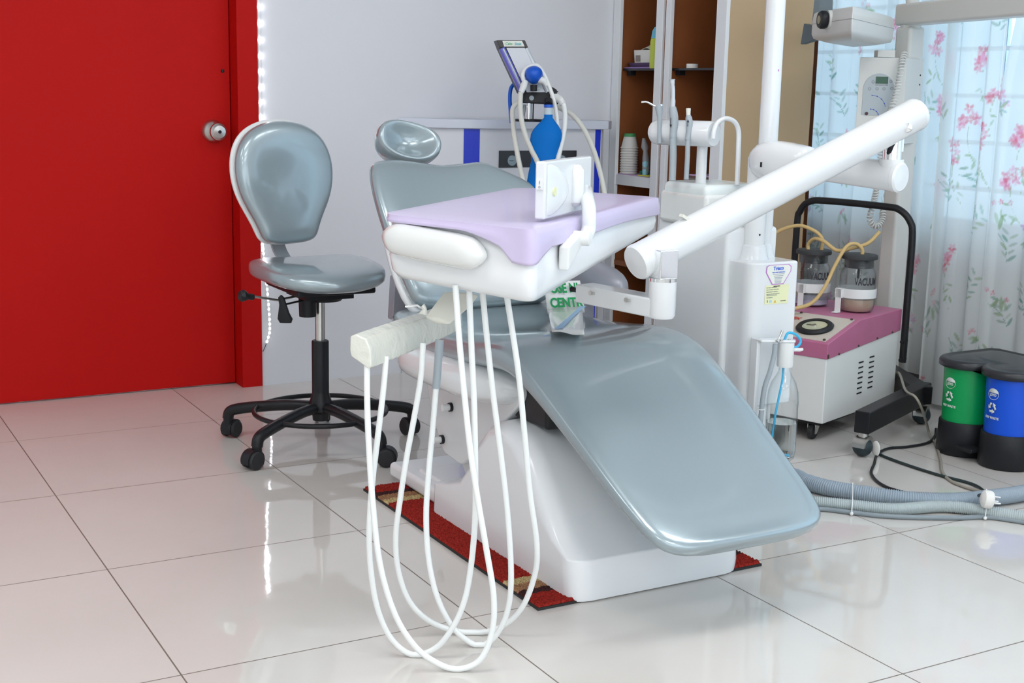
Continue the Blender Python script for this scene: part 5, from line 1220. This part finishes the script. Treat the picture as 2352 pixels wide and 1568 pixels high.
bg_ = thing('plastic_bag', 'small twisted clear plastic bag with blue tips beside the cup stack', 'bag', (pb_.x, pb_.y, zs+.004))
obj('bag', M().loft([sering((pb_.x, pb_.y+dy, zs+.004+h), (1, 0, 0), (0, 1, 0), a, a*.8, 14, 2) for h, a, dy in ((0, .010, 0), (.03, .016, 0), (.07, .014, .004), (.095, .009, .008), (.11, .016, .013), (.145, .006, .022))]), mat('cloudy_plastic', srgb(170, 172, 176), .25, alpha=.75), bg_)
obj('blue_tips', M().loft([sering((pb_.x-.004, pb_.y, zs+.005+h), (1, 0, 0), (0, 1, 0), a, a, 12, 2) for h, a in ((0, .010), (.05, .012), (.06, .006))]), mat('pale_blue_tips', srgb(150, 205, 220), .4), bg_)
for i in range(6):
    z = zs-.012+.0065*i; a = [0, .01, -.006, .012, .004, .018][i]
    obj('paper_pack', M().boxmm((FX+.03+a, -.19+a*.4, z), (FX+.22+a, -.06+a, z+.0055)), [PAPER, mat('brown_card', srgb(110, 84, 70), .6), PAPER, mat('grey_card', srgb(170, 162, 160), .6), mat('brown_card', srgb(110, 84, 70), .6), mat('lilac_napkin', srgb(206, 176, 214), .7)][i],
        label=['lowest white paper pack on the right shelf behind the holder post', 'lower brown pack in the paper stack behind the holder post', 'middle white pack in the paper stack behind the holder post', 'grey pack in the paper stack behind the holder post', 'upper brown pack in the paper stack behind the holder post', 'lilac napkins on top of the paper stack behind the holder post'][i], cat='paper', group='paper packs on the right shelf')

# ================================================================== CURTAINS
def curtain_material():
    m = bpy.data.materials.new('sheer_floral_curtain'); m.use_nodes = True; nt = m.node_tree; N = nt.nodes; L = nt.links
    out = N['Material Output']; N.remove(N['Principled BSDF'])
    at = N.new('ShaderNodeAttribute'); at.attribute_name = 'print'
    df = N.new('ShaderNodeBsdfDiffuse'); tl = N.new('ShaderNodeBsdfTranslucent'); tr = N.new('ShaderNodeBsdfTransparent')
    L.new(at.outputs['Color'], df.inputs[0]); L.new(at.outputs['Color'], tl.inputs[0]); L.new(at.outputs['Color'], tr.inputs[0])
    m1 = N.new('ShaderNodeMixShader'); m1.inputs[0].default_value = 0.45; L.new(df.outputs[0], m1.inputs[1]); L.new(tl.outputs[0], m1.inputs[2])
    m2 = N.new('ShaderNodeMixShader'); m2.inputs[0].default_value = 0.13; L.new(m1.outputs[0], m2.inputs[1]); L.new(tr.outputs[0], m2.inputs[2])
    L.new(m2.outputs[0], out.inputs[0]); return m
CUR = curtain_material()
def paint(Uc, Z, seed):
    """watercolour flower print: Uc = distance along the cloth, Z = height (arrays)"""
    rg = np.random.RandomState(seed); base = np.ones(Uc.shape+(3,))*np.array(srgb(236, 239, 238))
    wgt = np.zeros(Uc.shape)
    def blob(u, z, a, b, ang, col, al):
        R = max(a, b)*1.3; i = np.where((np.abs(Uc-u) < R) & (np.abs(Z-z) < R))
        if len(i[0]) == 0: return
        du, dz = Uc[i]-u, Z[i]-z; c, s = math.cos(ang), math.sin(ang)
        x = (du*c+dz*s)/a; y = (-du*s+dz*c)/b; d = x*x+y*y
        w = np.clip((1.0-d)*1.8, 0, 1)*al; base[i] = base[i]*(1-w[:, None])+np.array(col)*w[:, None]
    PK = [srgb(240, 150, 178), srgb(234, 122, 146), srgb(244, 176, 202), srgb(232, 128, 140)]; LV = [srgb(214, 170, 222), srgb(224, 186, 230)]; GR = [srgb(110, 172, 148), srgb(88, 158, 138), srgb(160, 186, 140), srgb(140, 172, 150)]
    def blossom(u, z, r, cols):
        a0 = rg.rand()*6
        for k in range(5):
            a = a0+k*1.2566+rg.randn()*.15; blob(u+r*.62*math.cos(a), z+r*.62*math.sin(a), r*.58, r*.36, a, cols[rg.randint(len(cols))], .30+.45*rg.rand())
    def leaf(u, z, l, a, col): l *= .66; blob(u+l*.5*math.cos(a), z+l*.5*math.sin(a), l*.5, l*.15, a, col, .35+.4*rg.rand())
    def stem(u, z, l, a, col):
        for k in range(16): blob(u+l*k/16*math.cos(a+k*.03), z+l*k/16*math.sin(a+k*.03), .006, .0016, a+k*.03, col, .6)
    W_, H_ = Uc.max(), Z.max(); n = int(W_*H_*46)
    done = []
    tries = 0
    while len(done) < n and tries < n*30:
        tries += 1; u, z = rg.rand()*W_, rg.rand()*H_
        if any((u-x)**2+(z-y)**2 < .092**2 for x, y in done): continue
        done.append((u, z)); t = rg.rand()
        if t < .26:
            for k in range(rg.randint(6, 11)): blossom(u+rg.randn()*.017, z-.08*rg.rand()+.05, .013+.006*rg.rand(), PK)
            stem(u, z-.02, .15, -PI/2-.5+rg.rand()*.6, srgb(170, 186, 140))
            for k in range(4): leaf(u-.03+.06*rg.rand(), z-.07-.05*rg.rand(), .045, -PI*rg.rand(), GR[2])
        elif t < .55:
            a = PI/2+rg.randn()*.5; stem(u, z, .10, a, GR[1])
            for k in range(8):
                s = .10*k/8; leaf(u+s*math.cos(a), z+s*math.sin(a), .045+.02*rg.rand(), a+(1 if k % 2 else -1)*(.8+.4*rg.rand()), GR[rg.randint(4)])
        elif t < .75:
            for k in range(5): blossom(u+rg.randn()*.016, z+rg.randn()*.02, .012+.005*rg.rand(), LV+[PK[2]])
            for k in range(4): leaf(u, z-.02, .04+.02*rg.rand(), rg.rand()*6.28, GR[rg.randint(4)])
        else:
            a = -PI/2+rg.randn()*.5
            for k in range(4): leaf(u+rg.randn()*.01, z+rg.randn()*.01, .085*(.6+.5*rg.rand()), a+(k-1.5)*.45, GR[2 if rg.rand() < .6 else 3])
            for k in range(3): blossom(u+rg.randn()*.02, z+.03+rg.randn()*.015, .009, PK)
    return base
def curtain(y0, y1, zb, zt, xbase, amp, waves, seed, lab, lean=0.0, gap=0.0):
    nu, nz_ = int(abs(y1-y0)*1.25/.0034), int((zt-zb)/.0040)
    t = np.linspace(0, 1, nu); z = np.linspace(zb, zt, nz_); rg = random.Random(seed); ph = rg.random()*6
    T, Zz = np.meshgrid(t, z)
    Yy = y0+(y1-y0)*T-gap*(1-T)*np.maximum(0, Zz-1.12)+.008*np.sin(T*waves*2*PI*2+ph)
    Xx = xbase+amp*np.sin(T*waves*2*PI+ph+.25*np.sin(Zz*2.2))*(.75+.25*np.cos(Zz*1.3+T*9))+.35*amp*np.sin(T*waves*4.3*PI+1.3*ph)
    v = np.stack([Xx, Yy, Zz], -1).reshape(-1, 3)
    L_ = np.concatenate([[0], np.cumsum(np.hypot(np.diff(Xx[nz_//2]), np.diff(Yy[nz_//2])))])
    Uc = np.tile(L_, (nz_, 1)); col = paint(Uc, Zz-zb, seed).reshape(-1, 3)
    idx = np.arange(nu*nz_).reshape(nz_, nu); f = np.stack([idx[:-1, :-1], idx[:-1, 1:], idx[1:, 1:], idx[1:, :-1]], -1).reshape(-1, 4)
    me = bpy.data.meshes.new('curtain'); o0 = np.array([xbase, (y0+y1)/2, zb]); vv = (v-o0).astype(np.float32)
    me.vertices.add(len(vv)); me.vertices.foreach_set('co', vv.ravel()); me.loops.add(f.size); me.loops.foreach_set('vertex_index', f.ravel().astype(np.int32))
    me.polygons.add(len(f)); me.polygons.foreach_set('loop_start', np.arange(0, f.size, 4, dtype=np.int32)); me.update(calc_edges=True)
    ca = me.attributes.new('print', 'FLOAT_COLOR', 'POINT'); ca.data.foreach_set('color', np.concatenate([col, np.ones((len(col), 1))], 1).astype(np.float32).ravel())
    me.shade_smooth(); me.materials.append(CUR)
    o = bpy.data.objects.new('curtain', me); COL.objects.link(o); o.location = o0
    return setprops(o, lab, 'curtain', 'floral window curtains')
curtain(.28, -.83, .10, 2.42, 2.935, .012, 7, 11, 'sheer floral curtain panel behind the x-ray stand, hanging clear of the floor')
curtain(-.80, -1.06, .02, 2.42, 2.905, .011, 2.2, 23, 'narrow floral curtain panel reaching the floor between the x-ray stand and the bin', lean=0.0)
curtain(-1.045, -2.3, .03, 2.42, 2.915, .012, 6.5, 37, 'floral curtain panel behind the waste bin at the right edge', gap=.16)
struct('curtain_rail', M().cyl((2.93, .32, 2.44), (2.93, -2.45, 2.44), .012, n=12), ALU)
